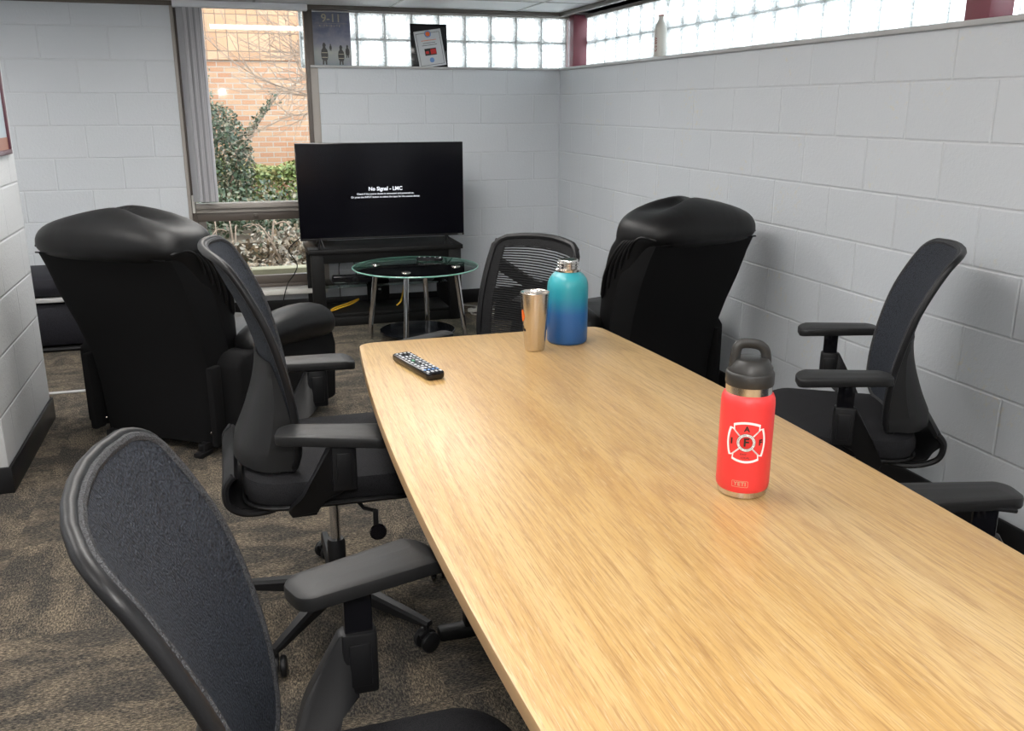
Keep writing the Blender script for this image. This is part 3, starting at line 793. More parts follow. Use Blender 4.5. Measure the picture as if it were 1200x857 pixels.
cable('power_cable', [(-1.95, -.36, .60), (-2.00, -.34, .56), (-2.04, -.30, .50), (-1.99, -.26, .40), (-2.01, -.24, .33), (-2.06, -.20, .25), (-2.10, -.17, .10), (-2.10, -.16, .004)], .0035, 'plastic', 'thin black cable hanging from the television in front of the window')
cable('power_cable', [(-1.60, -.345, .325), (-1.61, -.32, .40), (-1.66, -.22, .42), (-1.69, -.12, .36), (-1.69, -.095, .2), (-1.69, -.085, .004)], .003, 'plastic', 'black cable arching above the sensor bar')
cable('extension_cord', [(-.86, -.045, .007), (-.80, -.09, .006), (-.74, -.14, .006), (-.66, -.24, .006), (-.60, -.40, .006), (-.70, -.46, .006), (-.80, -.42, .006), (-.74, -.30, .006), (-.62, -.30, .007), (-.5, -.36, .006)], .005, 'whitecable', 'off-white cord coiled on the carpet right of the stand')
ps = thing('power_strip', 'small pale power strip on the carpet right of the stand', 'power strip', (-.72, -.36, .0), .4)
obj('body', box(-.10, .10, -.025, .025, .012, .04, .006), 'whitecable', ps)
for k in (-1, 0, 1): obj('outlet', box(k * .055 - .014, k * .055 + .014, -.014, .014, .0401, .042, .001), 'plastic', ps)
pt = thing('power_adapter', 'black adapter with two pale prongs on the back of the stand', 'adapter', (-1.43, -.145, .17))
obj('body', box(-.03, .03, .0, .03, -.03, .03, .005), 'plastic', pt)
for s in (-1, 1): obj('plug', box(s * .016 - .009, s * .016 + .009, -.012, .0, -.004, .008, .003), 'sill', pt)

# ------------------------------------------------------------------ glass side table
GT = (-1.317, -1.03)
gt = thing('side_table', 'round glass side table with four chrome legs before the television', 'table', (*GT, 0))
obj('glass_top', lathe([(0, .470), (.386, .470), (.388, .472), (.388, .478), (.386, .480), (0, .480)], 64), 'tglass', gt)
obj('glass_rim', tube([(.3895 * math.cos(2 * PI * k / 64), .3895 * math.sin(2 * PI * k / 64), .475) for k in range(64)], .0045, 8, closed=True), 'tedge', gt)
obj('lower_shelf', lathe([(0, .06), (.235, .06), (.24, .064), (.24, .070), (.235, .074), (0, .074)], 48), 'gloss', gt)
for k in range(4):
    a = rad(156 + 90 * k); ca, sa = math.cos(a), math.sin(a)
    lg = obj('leg', tube([(.315 * ca, .315 * sa, 0), (.255 * ca, .255 * sa, .469)], .0165, 16), 'chrome', gt)
    obj('leg_cap', lathe([(0, .4805), (.028, .4805), (.026, .485), (0, .486)], 20, (.255 * ca, .255 * sa, 0)), 'steel', lg)

# ------------------------------------------------------------------ remotes
M['button'] = plain_paint('grey_buttons', (.45, .47, .5), .4); M['bluebtn'] = mat('blue_button', (.15, .3, .6), .4); M['greenbtn'] = mat('green_button', (.15, .4, .25), .4)
def remote(label, loc, rz, L, Wd, full=True):
    t = thing('remote_control', label, 'remote control', loc, rz)
    def fn(p): x, y, z = p; return (x, y * (1 - .10 * (x / (L / 2)) * .5), z - 0)
    obj('body', stack(L / 2, Wd / 2, .014, [(0, .006), (.006, .001), (.014, 0), (.019, .0012), (.021, .004)], 4, fn), 'gloss', t)
    nx = 11 if full else 5
    bt = []
    rr = random.Random(3)
    for i in range(nx):
        for j in range(4 if full else 3):
            x = -L / 2 + .018 + (L - .034) * i / (nx - 1); y = (j - (1.5 if full else 1)) * Wd * .21
            if rr.random() < .08: continue
            hx = .0055 if i % 3 else .004
            bt.append((box(x - hx, x + hx, y - .0037, y + .0037, .0205, .0232, .001, 1), i, j))
    for b, i, j in bt[:]:
        m = 'button'
        if i == nx - 2 and full: m = 'bluebtn'
        if i == 4 and j == 1: m = 'greenbtn'
        obj('button', b, m, t)
    return t
a = math.atan2(-.27, .065)
remote('black remote control covered in grey buttons on the near left of the oak table', (-1.932, -4.205, .74), math.atan2(-.25, .058), .24, .056)
remote('slim black remote control resting on the round glass table', (-1.19, -.86, .4805), rad(-18), .17, .042, False)

# ------------------------------------------------------------------ drinkware
def wrap(bm, R_, ang):
    """flat art (x right, y up) onto a cylinder of radius R facing angle ang"""
    for v in bm.verts:
        th = ang + v.co.x / R_
        v.co = Vector((R_ * math.cos(th), R_ * math.sin(th), v.co.y))
    return bm
def dense(bm, mx=.006):
    bmesh.ops.triangulate(bm, faces=bm.faces)
    for _ in range(4):
        es = [e for e in bm.edges if e.calc_length() > mx]
        if not es: break
        bmesh.ops.subdivide_edges(bm, edges=es, cuts=1, use_grid_fill=False); bmesh.ops.triangulate(bm, faces=[f for f in bm.faces if len(f.verts) > 3])
    return bm
CAMP = Vector((-2.385, -6.554, 1.432))
RB = (-1.513, -5.185)
M['red'] = plain_paint('red_powder_coat', (.80, .045, .045), .42, .12, 700)
M['blacklid'] = plain_paint('charcoal_lid', (.022, .021, .020), .45)
M['ink_white'] = mat('white_decal', (.85, .85, .85), .4); M['ink_black'] = mat('black_decal', (.012, .012, .012), .4); M['ink_red'] = mat('red_decal', (.62, .02, .02), .4)
M['ink_tan'] = mat('tan_logo', (.62, .34, .22), .35)
rb = thing('water_bottle', 'red steel water bottle with a black loop lid and firefighter emblem', 'bottle', (*RB, .74))
Rr = .0485
obj('steel_base', lathe([(0, 0), (.041, 0), (.0445, .003), (.0455, .014), (0, .014)], 48), 'steel', rb)
obj('body', lathe([(0, .0135), (.0458, .0135), (.0475, .017), (Rr, .024), (Rr, .176), (.0478, .186), (.0445, .194), (.041, .197), (0, .197)], 64), 'red', rb)
obj('neck', lathe([(0, .196), (.0415, .196), (.0415, .212), (0, .212)], 48), 'steel_neck', rb)
lid = obj('lid', lathe([(0, .211), (.0425, .211), (.0435, .214), (.0435, .232), (.042, .235), (.0405, .236), (.0395, .243), (.031, .257), (.0275, .259), (0, .259)], 48), 'blacklid', rb)
camang = math.atan2(CAMP.y - RB[1], CAMP.x - RB[0])
hd = math.atan2(CAMP.y - RB[1], CAMP.x - RB[0]) + PI / 2 + .35
pth = smooth_path([(-.031, 0, .243), (-.0300, 0, .262), (-.0265, 0, .280), (-.014, 0, .286), (.010, 0, .283), (.022, 0, .275), (.027, 0, .262), (.029, 0, .240)], 6)
hdl = tube(pth, .0062, 10, True, flat=1.5); rot(hdl, hd, 'Z'); obj('loop_handle', hdl, 'blacklid', lid)
# emblem: cross patée outline, ring, letters
ec = .113; A0 = camang + .04
def cross(s, n=10):
    pts = []
    for q in range(4):
        a0 = PI / 2 * q
        for i in range(n + 1):
            f = -1 + 2 * i / n; th = a0 + f * rad(38.5); r = s * (.97 + .10 * abs(f) ** 2.2)
            pts.append((r * math.cos(th) * .92, r * math.sin(th)))
        th = a0 + rad(45); pts.append((s * .90 * math.cos(th) * .92, s * .90 * math.sin(th)))
    return pts
def deco(bm, dx, dz, lift): return wrap(mv(dense(bm), (dx, dz, 0)), Rr + lift, A0)
def disc(r, n=32): return flat_poly([(r * math.cos(2 * PI * k / n), r * math.sin(2 * PI * k / n)) for k in range(n)])
def ringd(r0, r1, n=40): return ring_poly([(r1 * math.cos(2 * PI * k / n), r1 * math.sin(2 * PI * k / n)) for k in range(n)], [(r0 * math.cos(2 * PI * k / n), r0 * math.sin(2 * PI * k / n)) for k in range(n)])
ES = .0405
em = obj('emblem_outline', [deco(ring_poly(cross(ES), cross(ES * .89)), 0, ec, .0004),
     *[deco(rot(box(-.0014, .0014, .017, .0350, -.00001, .00001), PI / 4 + k * PI / 2, 'Z'), 0, ec, .0005) for k in range(4)],
     deco(ringd(.0118, .0168), 0, ec, .0006)], 'ink_white', rb)
obj('emblem_centre', deco(disc(.0118), 0, ec, .0006), 'ink_red', rb)
obj('emblem_rings', [deco(ringd(.0114, .0120), 0, ec, .0009), deco(ringd(.0165, .0170), 0, ec, .0009)], 'ink_black', rb)
ltr = [deco(text_bm('F', .0215, .0007), 0, ec, .0010), deco(text_bm('A', .0145, .0004), 0, ec + .0255, .0008), deco(text_bm('I', .0155, .0007), -.0265, ec, .0008), deco(text_bm('F', .0155, .0005), .0265, ec, .0008),
       deco(text_bm('EAST', .0052), -.0035, ec - .0225, .0008), deco(text_bm('LOCAL', .005), 0, ec - .0290, .0008)]
circ = 'INTERNATIONAL ASSOCIATION'
for i, chh in enumerate(circ):
    if chh == ' ': continue
    th = PI * 1.08 - (PI * 1.16) * i / (len(circ) - 1)
    b = text_bm(chh, .0036); rot(b, th - PI / 2, 'Z'); mv(b, (.0143 * math.cos(th), .0143 * math.sin(th), 0)); ltr.append(deco(b, 0, ec, .0010))
circ = 'FIRE FIGHTERS'
for i, chh in enumerate(circ):
    if chh == ' ': continue
    th = rad(215) + rad(110) * i / (len(circ) - 1)
    b = text_bm(chh, .0036); rot(b, th + PI / 2, 'Z'); mv(b, (.0143 * math.cos(th), .0143 * math.sin(th), 0)); ltr.append(deco(b, 0, ec, .0010))
obj('emblem_letters', ltr, 'ink_black', rb)
def deco2(bm, dx, dz, lift): return wrap(mv(dense(bm), (dx, dz, 0)), Rr + lift, A0 - .12)
fo = rrect(.0148, .0062, .002, 3); fi = rrect(.0140, .0054, .0014, 3)
obj('maker_mark', [deco2(text_bm('YETI', .0105, .0003, track=1.1), .0, .0325, .0006), deco2(ring_poly(fo, fi), 0, .0325, .0006)], 'ink_tan', rb)

m = mat('blue_fade_coat', (.1, .3, .5), .3); t = NT(m); tc = t.n('ShaderNodeTexCoord'); sp_ = t.n('ShaderNodeSeparateXYZ'); t.l(tc.outputs['Object'], sp_.inputs[0])
t.base(t.ramp(t.math('DIVIDE', sp_.outputs[2], .26), [(.02, (.012, .085, .26)), (.36, (.018, .11, .33)), (.56, (.02, .26, .36)), (.75, (.035, .33, .38)), (.95, (.035, .30, .36))]))
M['bluefade'] = m
BB = (-1.432, -4.03)
bb_ = thing('water_bottle', 'large blue fading to teal steel bottle with its cap off', 'bottle', (*BB, .74))
Rb = .0620
obj('body', lathe([(0, 0), (.056, 0), (.0605, .004), (Rb, .010), (Rb, .168), (.0608, .183), (.056, .197), (.047, .209), (.0385, .215), (.036, .2185), (0, .2185)], 64), 'bluefade', bb_)
obj('neck', [lathe([(.028, .2185), (.038, .2185), (.0385, .224), (.034, .2265), (.031, .228), (.031, .232), (.033, .2335), (.033, .2355), (.031, .237), (.031, .241), (.033, .2425), (.033, .2445), (.031, .246), (.031, .252), (.0295, .254), (.0275, .254), (.0275, .2285), (.0275, .16), (0, .16)], 48)], 'steel_neck', bb_)

TB = (-1.560, -4.10)
tm = thing('tumbler', 'brushed stainless steel tumbler cup standing beside the blue bottle', 'cup', (*TB, .74))
obj('cup', lathe([(0, .004), (.025, .004), (.0262, 0), (.0285, .0015), (.0300, .006), (.0415, .155), (.0430, .1715), (.0432, .174), (.0422, .1753), (.041, .174), (.0395, .165), (.028, .012), (0, .012)], 64), 'steel', tm)
M['orange'] = mat('orange_print', (.85, .16, .02), .4)
tang = math.atan2(CAMP.y - TB[1], CAMP.x - TB[0]) - 1.22
def tmap(bm, dz, lift):
    for v in dense(bm).verts:
        z = v.co.y + dz; r = .0300 + (.0415 - .0300) * (z - .006) / .149 + lift; th = tang + v.co.x / r
        v.co = Vector((r * math.cos(th), r * math.sin(th), z))
    return bm
obj('orange_mark', tmap(flat_poly([(-.012, -.012), (-.004, -.020), (.006, -.016), (.013, -.004), (.011, .008), (.004, .018), (.002, .006), (-.004, .014), (-.011, .010)]), .108, .0005), 'orange', tm)
obj('black_mark', [tmap(flat_poly([(-.010, -.009), (.012, -.009), (.012, -.002), (.004, -.001), (.004, .008), (-.006, .008)]), .070, .0005)], 'ink_black', tm)

# white bottle on the right-hand ledge
M['cream'] = plain_paint('cream_bottle', (.62, .60, .55), .35); M['rust'] = mat('rusty_print', (.25, .04, .03), .5)
WB = (.085, -1.47)
wb = thing('sport_bottle', 'cream metal bottle without cap on the high ledge', 'bottle', (*WB, 1.709))
obj('body', lathe([(0, 0), (.034, 0), (.0365, .004), (.0365, .150), (.034, .168), (.026, .192), (.0175, .210), (.0155, .218), (.0155, .232), (0, .232)], 40), 'cream', wb)
obj('rim', lathe([(.0125, .232), (.0165, .232), (.0175, .235), (.0165, .239), (.0125, .239), (.0125, .234)], 28), 'rust', wb)
wa = math.atan2(CAMP.y - WB[1], CAMP.x - WB[0]) - .75
marks = []
for i, s in enumerate(('C', 'S', '6', 'W')):
    b = text_bm(s, .026, .0006); rot(b, PI / 2, 'Z'); mv(b, (0, .045 + i * .019, 0)); marks.append(wrap(dense(b), .0371, wa))
obj('side_print', marks, 'rust', wb)

# ------------------------------------------------------------------ poster, certificate plaque, frame on the pillar
# poster
m = mat('poster_print', (.2, .22, .3), .35); t = NT(m); tc = t.n('ShaderNodeTexCoord'); sp_ = t.n('ShaderNodeSeparateXYZ'); t.l(tc.outputs['Object'], sp_.inputs[0])
g = t.ramp(t.math('DIVIDE', sp_.outputs[2], .35), [(0, (.16, .22, .24)), (.25, (.40, .42, .38)), (.42, (.22, .23, .30)), (.65, (.12, .13, .22)), (1, (.13, .15, .22))])
cld = t.noise(t.coord((1, 1, 1.2)), 14, 5, .6, .6)
t.base(t.mix(t.ramp(cld, [(.4, (0, 0, 0)), (.7, (.7, .7, .7))]), g, (.30, .30, .36))); M['poster'] = m
po = thing('poster', 'dark framed 9-11 tribute poster on the ledge beside the tall window', 'poster', (-1.645, .085, 1.7075))
po.rotation_euler = (rad(-4), 0, 0)
obj('print', box(-.139, .139, 0, .006, 0, .352), 'poster', po)
M['beige_ink'] = mat('beige_letters', (.55, .50, .36), .5)
obj('title', mv(upright(text_bm('9-11', .075, .0006)), (.012, -.0008, .310)), 'beige_ink', po)
obj('subtitle', [mv(upright(text_bm('A TRIBUTE', .0185, track=1.75)), (.0, -.0008, .262)), box(-.10, .12, -.0009, -.0004, .278, .279)], 'beige_ink', po)
def figure(s):
    pts = [(-.018, 0), (-.016, .022), (-.023, .03), (-.026, .052), (-.022, .075), (-.012, .085), (-.011, .094), (-.013, .1), (-.008, .111), (.003, .113), (.010, .106), (.013, .099), (.008, .093), (.010, .086), (.022, .074), (.026, .05), (.022, .028), (.016, .022), (.016, 0), (.005, 0), (.002, .02), (-.003, .02), (-.007, 0)]
    return flat_poly([(x * s * .72, y * s) for x, y in pts])
fg = obj('firefighter_figures', [mv(upright(figure(1.28)), (-.045, -.0008, .008)), mv(upright(figure(1.15)), (.068, -.0008, .008)), mv(upright(figure(.75)), (.112, -.0009, .055)), mv(upright(figure(.42)), (-.002, -.0008, .098))], 'ink_black', po)
strp = []
for (x, z, s) in ((-.045, .008, 1.28), (.068, .008, 1.15)):
    for zz in (.036, .060): strp.append(box(x - .015 * s, x + .015 * s, -.0014, -.0010, z + zz * s, z + (zz + .0028) * s))
obj('coat_stripes', strp, 'beige_ink', po)
pq = thing('plaque', 'dark plaque leaning on the ledge with a white certificate slipped crooked', 'plaque', (-.955, .075, 1.7075))
pq.rotation_euler = (rad(-5), 0, rad(0))
M['paper'] = mat('certificate_paper', (.62, .64, .66), .4)
obj('board', box(-.132, .130, 0, .014, 0, .292, .002), 'gloss', pq)
def cert(bm): return mv(rot(bm, rad(-8.5), 'Y'), (.022, 0, .004))
obj('certificate', cert(box(-.098, .098, -.004, -.001, .0, .248)), 'paper', pq)
bl_ = [box(-.086, .086, -.0048, -.0042, z, z + .0025) for z in (.012, .228)] + [box(x, x + .0025, -.0048, -.0042, .012, .2305) for x in (-.086, .0835)]
obj('border_line', [cert(b) for b in bl_], 'ink_black', pq)
obj('crest', [cert(mv(upright(disc(.024)), (0, -.0055, .222)))], 'bluebtn', pq)
obj('crest_centre', [cert(mv(upright(disc(.016)), (0, -.0062, .222)))], 'orange', pq)
obj('heading_line', [cert(box(-.055, .055, -.0048, -.0042, .178, .1815))], 'orange', pq)
obj('text_lines', [cert(box(-w, w, -.0048, -.0042, z, z + .003)) for w, z in ((.045, .160), (.055, .146))], 'ink_black', pq)
tr = obj('truck_picture', [cert(box(-.042, .042, -.0050, -.0044, .078, .125))], 'ink_black', pq)
obj('truck_body', [cert(box(.0, .040, -.0056, -.0050, .085, .118)), cert(box(-.036, -.014, -.0056, -.0050, .090, .108))], 'ink_red', pq)
obj('seal', [cert(mv(upright(disc(.017)), (0, -.0050, .045)))], 'bluebtn', pq)

pf = thing('picture_frame', 'small purple-brown picture frame hanging on the block pillar', 'picture frame', (-3.285, -2.30, 1.24))
M['purple'] = plain_paint('purple_brown_frame', (.12, .045, .06), .35)
Fy, Fz = .37, .50
obj('frame', [box(0, .018, -Fy / 2, Fy / 2, 0, .02, .003), box(0, .018, -Fy / 2, Fy / 2, Fz - .02, Fz, .003), box(0, .018, -Fy / 2, -Fy / 2 + .02, .02, Fz - .02, .003), box(0, .018, Fy / 2 - .02, Fy / 2, .02, Fz - .02, .003)], 'purple', pf)
M['sepia'] = plain_paint('sepia_strip', (.35, .16, .11), .5); M['paleblue'] = plain_paint('pale_blue_mat', (.42, .50, .55), .4)
obj('picture', [box(.001, .008, -Fy / 2 + .02, Fy / 2 - .02, .07, Fz - .02)], 'paleblue', pf)
obj('picture_strip', [box(.001, .009, -Fy / 2 + .02, Fy / 2 - .02, .02, .07)], 'sepia', pf)

# dark seat half hidden behind the left recliner
sf = thing('lounge_seat', 'dark grey-blue low lounge seat against the back wall behind the pillar', 'seat', (-3.55, -.42, 0))
obj('seat_cushion', cushion(.33, .28, .09, .335, .46, .05, .02, 6), 'sofafab', sf)
obj('metal_band', box(-.31, .31, -.283, .25, .310, .334, .003), 'sill', sf)
obj('seat_skirt', cushion(.31, .27, .08, .030, .309, .05, .0, 6), 'sofafab', sf)
obj('foot_ring', tube([(x, y, .015) for x, y in rrect(.29, .25, .08, 6)], .015, 8, closed=True), 'plastic', sf)

# ------------------------------------------------------------------ ceiling lights
M['diffuser'] = mat('lamp_diffuser', (.9, .9, .9), .5, emit=(1, .97, .93), estr=13)
def troffer(x, y, label, z=None, rz=0):
    t = thing('ceiling_light', label, 'ceiling light', (x, y, (z or ZM) - .03), rz, 'fluorescent ceiling panels')
    obj('frame', [box(-.31, .31, -.61, -.59, 0, .03, .002), box(-.31, .31, .59, .61, 0, .03, .002), box(-.31, -.29, -.59, .59, 0, .03, .002), box(.29, .31, -.59, .59, 0, .03, .002)], 'white', t)
    obj('diffuser', box(-.29, .29, -.59, .59, .008, .02), 'diffuser', t)
for i, (x, y) in enumerate([(-2.4, -3.0), (-4.1, -3.6), (-2.35, -4.4), (-1.0, -7.2), (-2.35, -6.9), (-4.1, -6.2)]):
    troffer(x, y, 'recessed fluorescent ceiling panel over the meeting room')
for x in (-1.85, -4.45): troffer(x, -1.52, 'added light panel in the low ceiling to brighten the back wall', ZC, PI / 2)  # unseen panels added to brighten the far end of the room

# ------------------------------------------------------------------ outside
m = mat('orange_brick', (.6, .3, .15), .85); t = NT(m)
def bricknode(t, rotz, w, h, ms, c1, c2, cm, loc=(0, 0, 0)):
    tc = t.n('ShaderNodeTexCoord'); sx = t.n('ShaderNodeSeparateXYZ'); cb = t.n('ShaderNodeCombineXYZ'); t.l(tc.outputs['Object'], sx.inputs[0])
    t.l(t.math('ADD', sx.outputs[0 if not rotz else 2], 50.0), cb.inputs[0]); t.l(t.math('ADD', sx.outputs[2 if not rotz else 0], 50.0), cb.inputs[1])
    br = t.n('ShaderNodeTexBrick'); t.l(cb.outputs[0], br.inputs['Vector']); br.inputs['Scale'].default_value = 1
    br.offset = .5 if not rotz else 0
    br.inputs['Brick Width'].default_value = w; br.inputs['Row Height'].default_value = h; br.inputs['Mortar Size'].default_value = ms
    br.inputs['Color1'].default_value = (*c1, 1); br.inputs['Color2'].default_value = (*c2, 1); br.inputs['Mortar'].default_value = (*cm, 1); br.inputs['Bias'].default_value = .0
    return br
br = bricknode(t, False, .168, .062, .006, (.36, .18, .10), (.43, .27, .165), (.36, .33, .29))
t.base(br.outputs['Color']); t.bump(t.math('SUBTRACT', 1.0, br.outputs['Fac']), .6, .01); M['brick'] = m
m = mat('soldier_brick', (.6, .3, .15), .85); t = NT(m)
br = bricknode(t, True, .205, .12, .005, (.39, .22, .125), (.46, .30, .19), (.16, .12, .09))
t.base(br.outputs['Color']); t.bump(t.math('SUBTRACT', 1.0, br.outputs['Fac']), .6, .01); M['soldier'] = m
YB = 5.2
bld = thing('brick_building', 'sunlit orange brick building across the planting bed outside', 'building', (-4.0, YB, 0))
obj('brick_wall', box(-6, 2.7, 0, .3, -.2, 1.975), 'brick', bld)
obj('soldier_course', box(-6, 2.72, -.03, .3, 1.975, 3.4), 'soldier', bld)
wing = thing('brick_wing', 'return wall of orange brick at the left of the planting bed', 'building', (-3.55, 3.6, 0))
obj('brick_wall', box(-.3, .0, -1.0, 1.55, -.2, 3.2), 'brick', wing)
M['soil'] = plain_paint('leaf_mould_soil', (.10, .075, .05), .95, .6, 30)
struct('ground_garden', box(-9, 9, .55, 12, -.15, .12), 'soil')
struct('ground_bed', box(-9, 9, 1.6, 5.2, .12, .30), 'soil')
M['kerb'] = plain_paint('mossy_kerb', (.24, .22, .14), .8, .5, 25)
struct('trim_9', [box(-6 + i * .62, -5.4 + i * .62, .42, .55, -.1, .262, .01) for i in range(14)], 'kerb')
struct('ground_strip', box(-9, 9, .3, .42, -.1, .10), 'soil')

def leaf_mat(name, cols):
    m = mat(name, cols[0], .55); t = NT(m); oi = t.n('ShaderNodeObjectInfo')
    v = t.n('ShaderNodeTexVoronoi'); t.l(t.coord(), v.inputs['Vector']); v.inputs['Scale'].default_value = 16
    sx = t.n('ShaderNodeSeparateColor'); t.l(v.outputs['Color'], sx.inputs[0])
    n = len(cols); t.base(t.ramp(sx.outputs[0], [(i / max(1, n - 1) * .9 + .05, c) for i, c in enumerate(cols)])); return m
M['ivy'] = leaf_mat('ivy_leaves', [(.02, .038, .018), (.055, .09, .04), (.03, .05, .028), (.20, .17, .11), (.035, .06, .028)])
M['hedge'] = leaf_mat('hedge_leaves', [(.10, .15, .035), (.17, .21, .055), (.08, .125, .03), (.24, .21, .075), (.13, .18, .045)])
M['dry'] = leaf_mat('dry_leaves', [(.20, .13, .07), (.32, .25, .17), (.11, .075, .045), (.38, .34, .28), (.07, .09, .05)])
M['bark'] = plain_paint('pale_bark', (.26, .19, .14), .85, .5, 40)
def leaves(n, fpos, size, rnd, up=.3):
    bm = bmesh.new()
    for _ in range(n):
        p = Vector(fpos(rnd)); s = size * rnd.uniform(.6, 1.25)
        d = Vector((rnd.gauss(0, 1), rnd.gauss(0, 1) - .5, rnd.gauss(0, 1) + up)).normalized()
        a = d.orthogonal().normalized(); a.rotate(Matrix.Rotation(rnd.uniform(0, 6.28), 3, d)); b = d.cross(a)
        pts = [p - a * s, p - a * s * .35 + b * s * .55 + d * s * .12, p + a * s * .45 + b * s * .45 + d * s * .05, p + a * s * 1.1, p + a * s * .45 - b * s * .45 + d * s * .05, p - a * s * .35 - b * s * .55 + d * s * .12]
        bm.faces.new([bm.verts.new(q) for q in pts])
    return bm
rnd = random.Random(11)
# ivy-covered shrub (left of the view), narrow high ivy stem above
def ivy_pos(r):
    while True:
        k = r.random()
        if k < .80:
            x, y, z = r.uniform(-1, 1), r.uniform(-1, 1), r.uniform(-1, 1)
            if .35 < x * x + y * y + z * z < 1: return (-.02 + x * .43, y * .33, .55 + z * .66)
        elif k < .988:
            z = r.uniform(1.1, 2.3); w = .22 * (2.5 - z); return (-.28 - .05 * (z - 1) + r.gauss(0, w * .5), .05 + r.gauss(0, .08), z)
        else:
            q = r.random(); return (.35 + q * .30 + r.gauss(0, .022), .2 + r.gauss(0, .04), .85 + q * .40 + r.gauss(0, .025))
iv = thing('ivy_shrub', 'ivy covered shrub climbing beside the brick wall outside', 'shrub', (-2.52, 3.45, .3))
obj('foliage', leaves(9500, ivy_pos, .022, rnd), 'ivy', iv, 180)
obj('stem', [tube(smooth_path([(0, .05, -.05), (-.08, .05, .6), (-.25, .08, 1.3), (-.32, .08, 2.2)], 4), .03, 8), tube(smooth_path([(.05, 0, -.05), (.2, .1, .5), (.45, .2, .95), (.75, .22, 1.35)], 4), .018, 8)], 'bark', iv)
def hedge_pos(r):
    x = r.uniform(-1.0, 1.2); y = r.uniform(-.38, .38); top = .50 + .05 * math.sin(x * 5) + .03 * math.sin(x * 13 + y * 9)
    return (x, y, top - abs(r.gauss(0, .07))) if r.random() < .6 else (x, -.38 + r.gauss(0, .02), r.uniform(-.02, top))
hg = thing('clipped_hedge', 'low yellow-green clipped hedge in front of the brick wall', 'hedge', (-1.6, 4.5, .3))
obj('foliage', leaves(9000, hedge_pos, .026, rnd, .8), 'hedge', hg, 180)
obj('twigs', [tube([(x, 0, -.02), (x + .05, .05, .42)], .012, 6) for x in (-.9, -.5, -.1, .3, .7, 1.1)], 'bark', hg)
# low ivy and dry leaves seen through the bottom pane
gi = obj('ground_ivy', leaves(4500, lambda r: (r.uniform(-3.3, -1.2), r.uniform(1.8, 2.9), .30 + abs(r.gauss(0, .14)) + .10 * (r.random())), .026, rnd), 'ivy'); tag(gi, 'tangled ground ivy outside the lower window pane', 'ivy', kind='stuff')
dl = obj('dry_leaves', leaves(2600, lambda r: (r.uniform(-3.0, -1.0), (r.uniform(.58, 1.0)), .125 + abs(r.gauss(0, .03)) + max(0, r.uniform(0, .05))), .024, rnd, 1.5), 'dry'); tag(dl, 'brown fallen leaves lying behind the kerb outside', 'leaves', kind='stuff')
tw = []
for i in range(26):
    x, y = rnd.uniform(-2.7, -1.3), rnd.uniform(1.1, 1.6); h = rnd.uniform(.2, .42); dx = rnd.uniform(-.3, .3)
    tw.append(tube(smooth_path([(x, y, .1), (x + dx * .5, y, .1 + h * .6), (x + dx, y + .1, .1 + h), (x + dx * 1.5, y + .15, .1 + h * .95)], 4), rnd.uniform(.004, .009), 5))
db = thing('dry_bush', 'pale bare twigs and dry leaves seen through the lower pane', 'shrub', (0, 0, 0))
obj('twigs', tw, 'bark', db)
obj('foliage', leaves(1900, lambda r: (r.gauss(-1.75, .28), r.uniform(1.08, 1.6), .12 + abs(r.gauss(.12, .10))), .024, rnd), 'dry', db, 180)

# bare tree: trunk right of the view, branches reaching left
tr_ = thing('bare_tree', 'leafless tree with fine twigs in front of the brick wall', 'tree', (-.62, 2.35, .12))
segs = []; tips = []
def branch(p, d, L, r, lvl, rr):
    pts = [p]; q = Vector(p); dd = Vector(d)
    for k in range(4):
        dd = (dd + Vector((rr.gauss(0, .13), rr.gauss(0, .04), rr.gauss(0, .13) + .03))).normalized(); q = q + dd * L / 4; pts.append(q.copy())
    segs.append(tube([tuple(v) for v in pts], [r * (1 - .14 * i) for i in range(5)], 5 if lvl else 8, cap=False))
    if lvl >= 4: return
    for k in range(5 if lvl < 3 else 4):
        a = pts[rr.choice((1, 2, 3, 4))]; nd = (dd + Vector((rr.gauss(0, .55), rr.gauss(0, .12), rr.gauss(0, .5)))).normalized()
        branch(a, nd, L * rr.uniform(.5, .72), r * .60, lvl + 1, rr)
rr = random.Random(5)
obj('trunk', tube(smooth_path([(0, 0, -.1), (.02, .0, .5), (-.02, 0, 1.0), (0, 0, 1.6), (.05, 0, 2.4)], 4), [.06] * 9 + [.05] * 8, 10), 'bark', tr_)
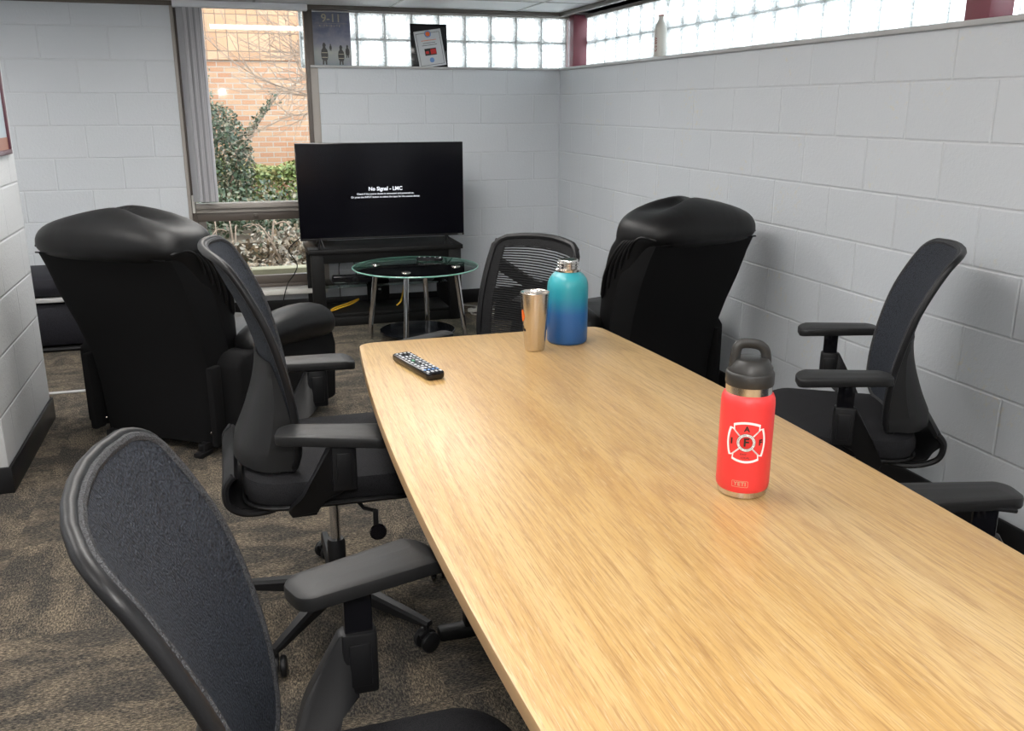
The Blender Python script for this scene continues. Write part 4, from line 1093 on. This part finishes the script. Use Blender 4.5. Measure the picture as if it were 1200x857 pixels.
for z, dz, L in ((.75, .75, 1.15), (1.1, .62, 1.0), (1.45, .45, .95), (1.8, .3, .9), (.95, .95, 1.2)):
    branch((0, 0, z), (-1, rr.uniform(-.04, .04), dz), L, .014, 1, rr)
obj('branches', segs, 'bark', tr_, 60)

# ------------------------------------------------------------------ light, world, camera
w = bpy.data.worlds.new('sky'); S.world = w; w.use_nodes = True
bg = w.node_tree.nodes['Background']; bg.inputs[0].default_value = (.86, .93, 1.0, 1); bg.inputs[1].default_value = 6.5
sun = bpy.data.lights.new('sun', 'SUN'); sun.energy = 1.6; sun.angle = rad(1.5); sun.color = (1, .94, .84)
so = bpy.data.objects.new('sun', sun); COL.objects.link(so)
so.rotation_euler = Vector((.25, .72, -.95)).to_track_quat('-Z', 'Y').to_euler()

cam = bpy.data.cameras.new('camera'); co = bpy.data.objects.new('camera', cam); COL.objects.link(co)
co.location = CAMP
yaw, pitch, roll = -.2984, -.2788, -.0009
f_ = Vector((-math.sin(yaw) * math.cos(pitch), math.cos(yaw) * math.cos(pitch), math.sin(pitch)))
co.rotation_euler = f_.to_track_quat('-Z', 'Y').to_euler()
cam.sensor_fit = 'HORIZONTAL'; cam.sensor_width = 36; cam.lens = 36 * 1057 / 1200; cam.clip_start = .02; cam.clip_end = 200
S.camera = co
# the photographer's flash: 0.2 m above the lens
fl = bpy.data.lights.new('camera_flash', 'AREA'); fl.shape = 'RECTANGLE'; fl.size = .07; fl.size_y = .045; fl.energy = 13; fl.color = (1, .97, .93)
fo_ = bpy.data.objects.new('camera_flash', fl); COL.objects.link(fo_)
fo_.location = CAMP + Vector((0, 0, .20)); fo_.rotation_euler = (f_ + Vector((.08, 0, .08))).to_track_quat('-Z', 'Y').to_euler()

S.view_settings.view_transform = 'Standard'; S.view_settings.look = 'None'; S.view_settings.gamma = 1; S.view_settings.exposure = 0
S.view_settings.use_curve_mapping = False
S.cycles.use_denoising = True; S.cycles.max_bounces = 8; S.cycles.transparent_max_bounces = 16
S.cycles.sample_clamp_indirect = 8
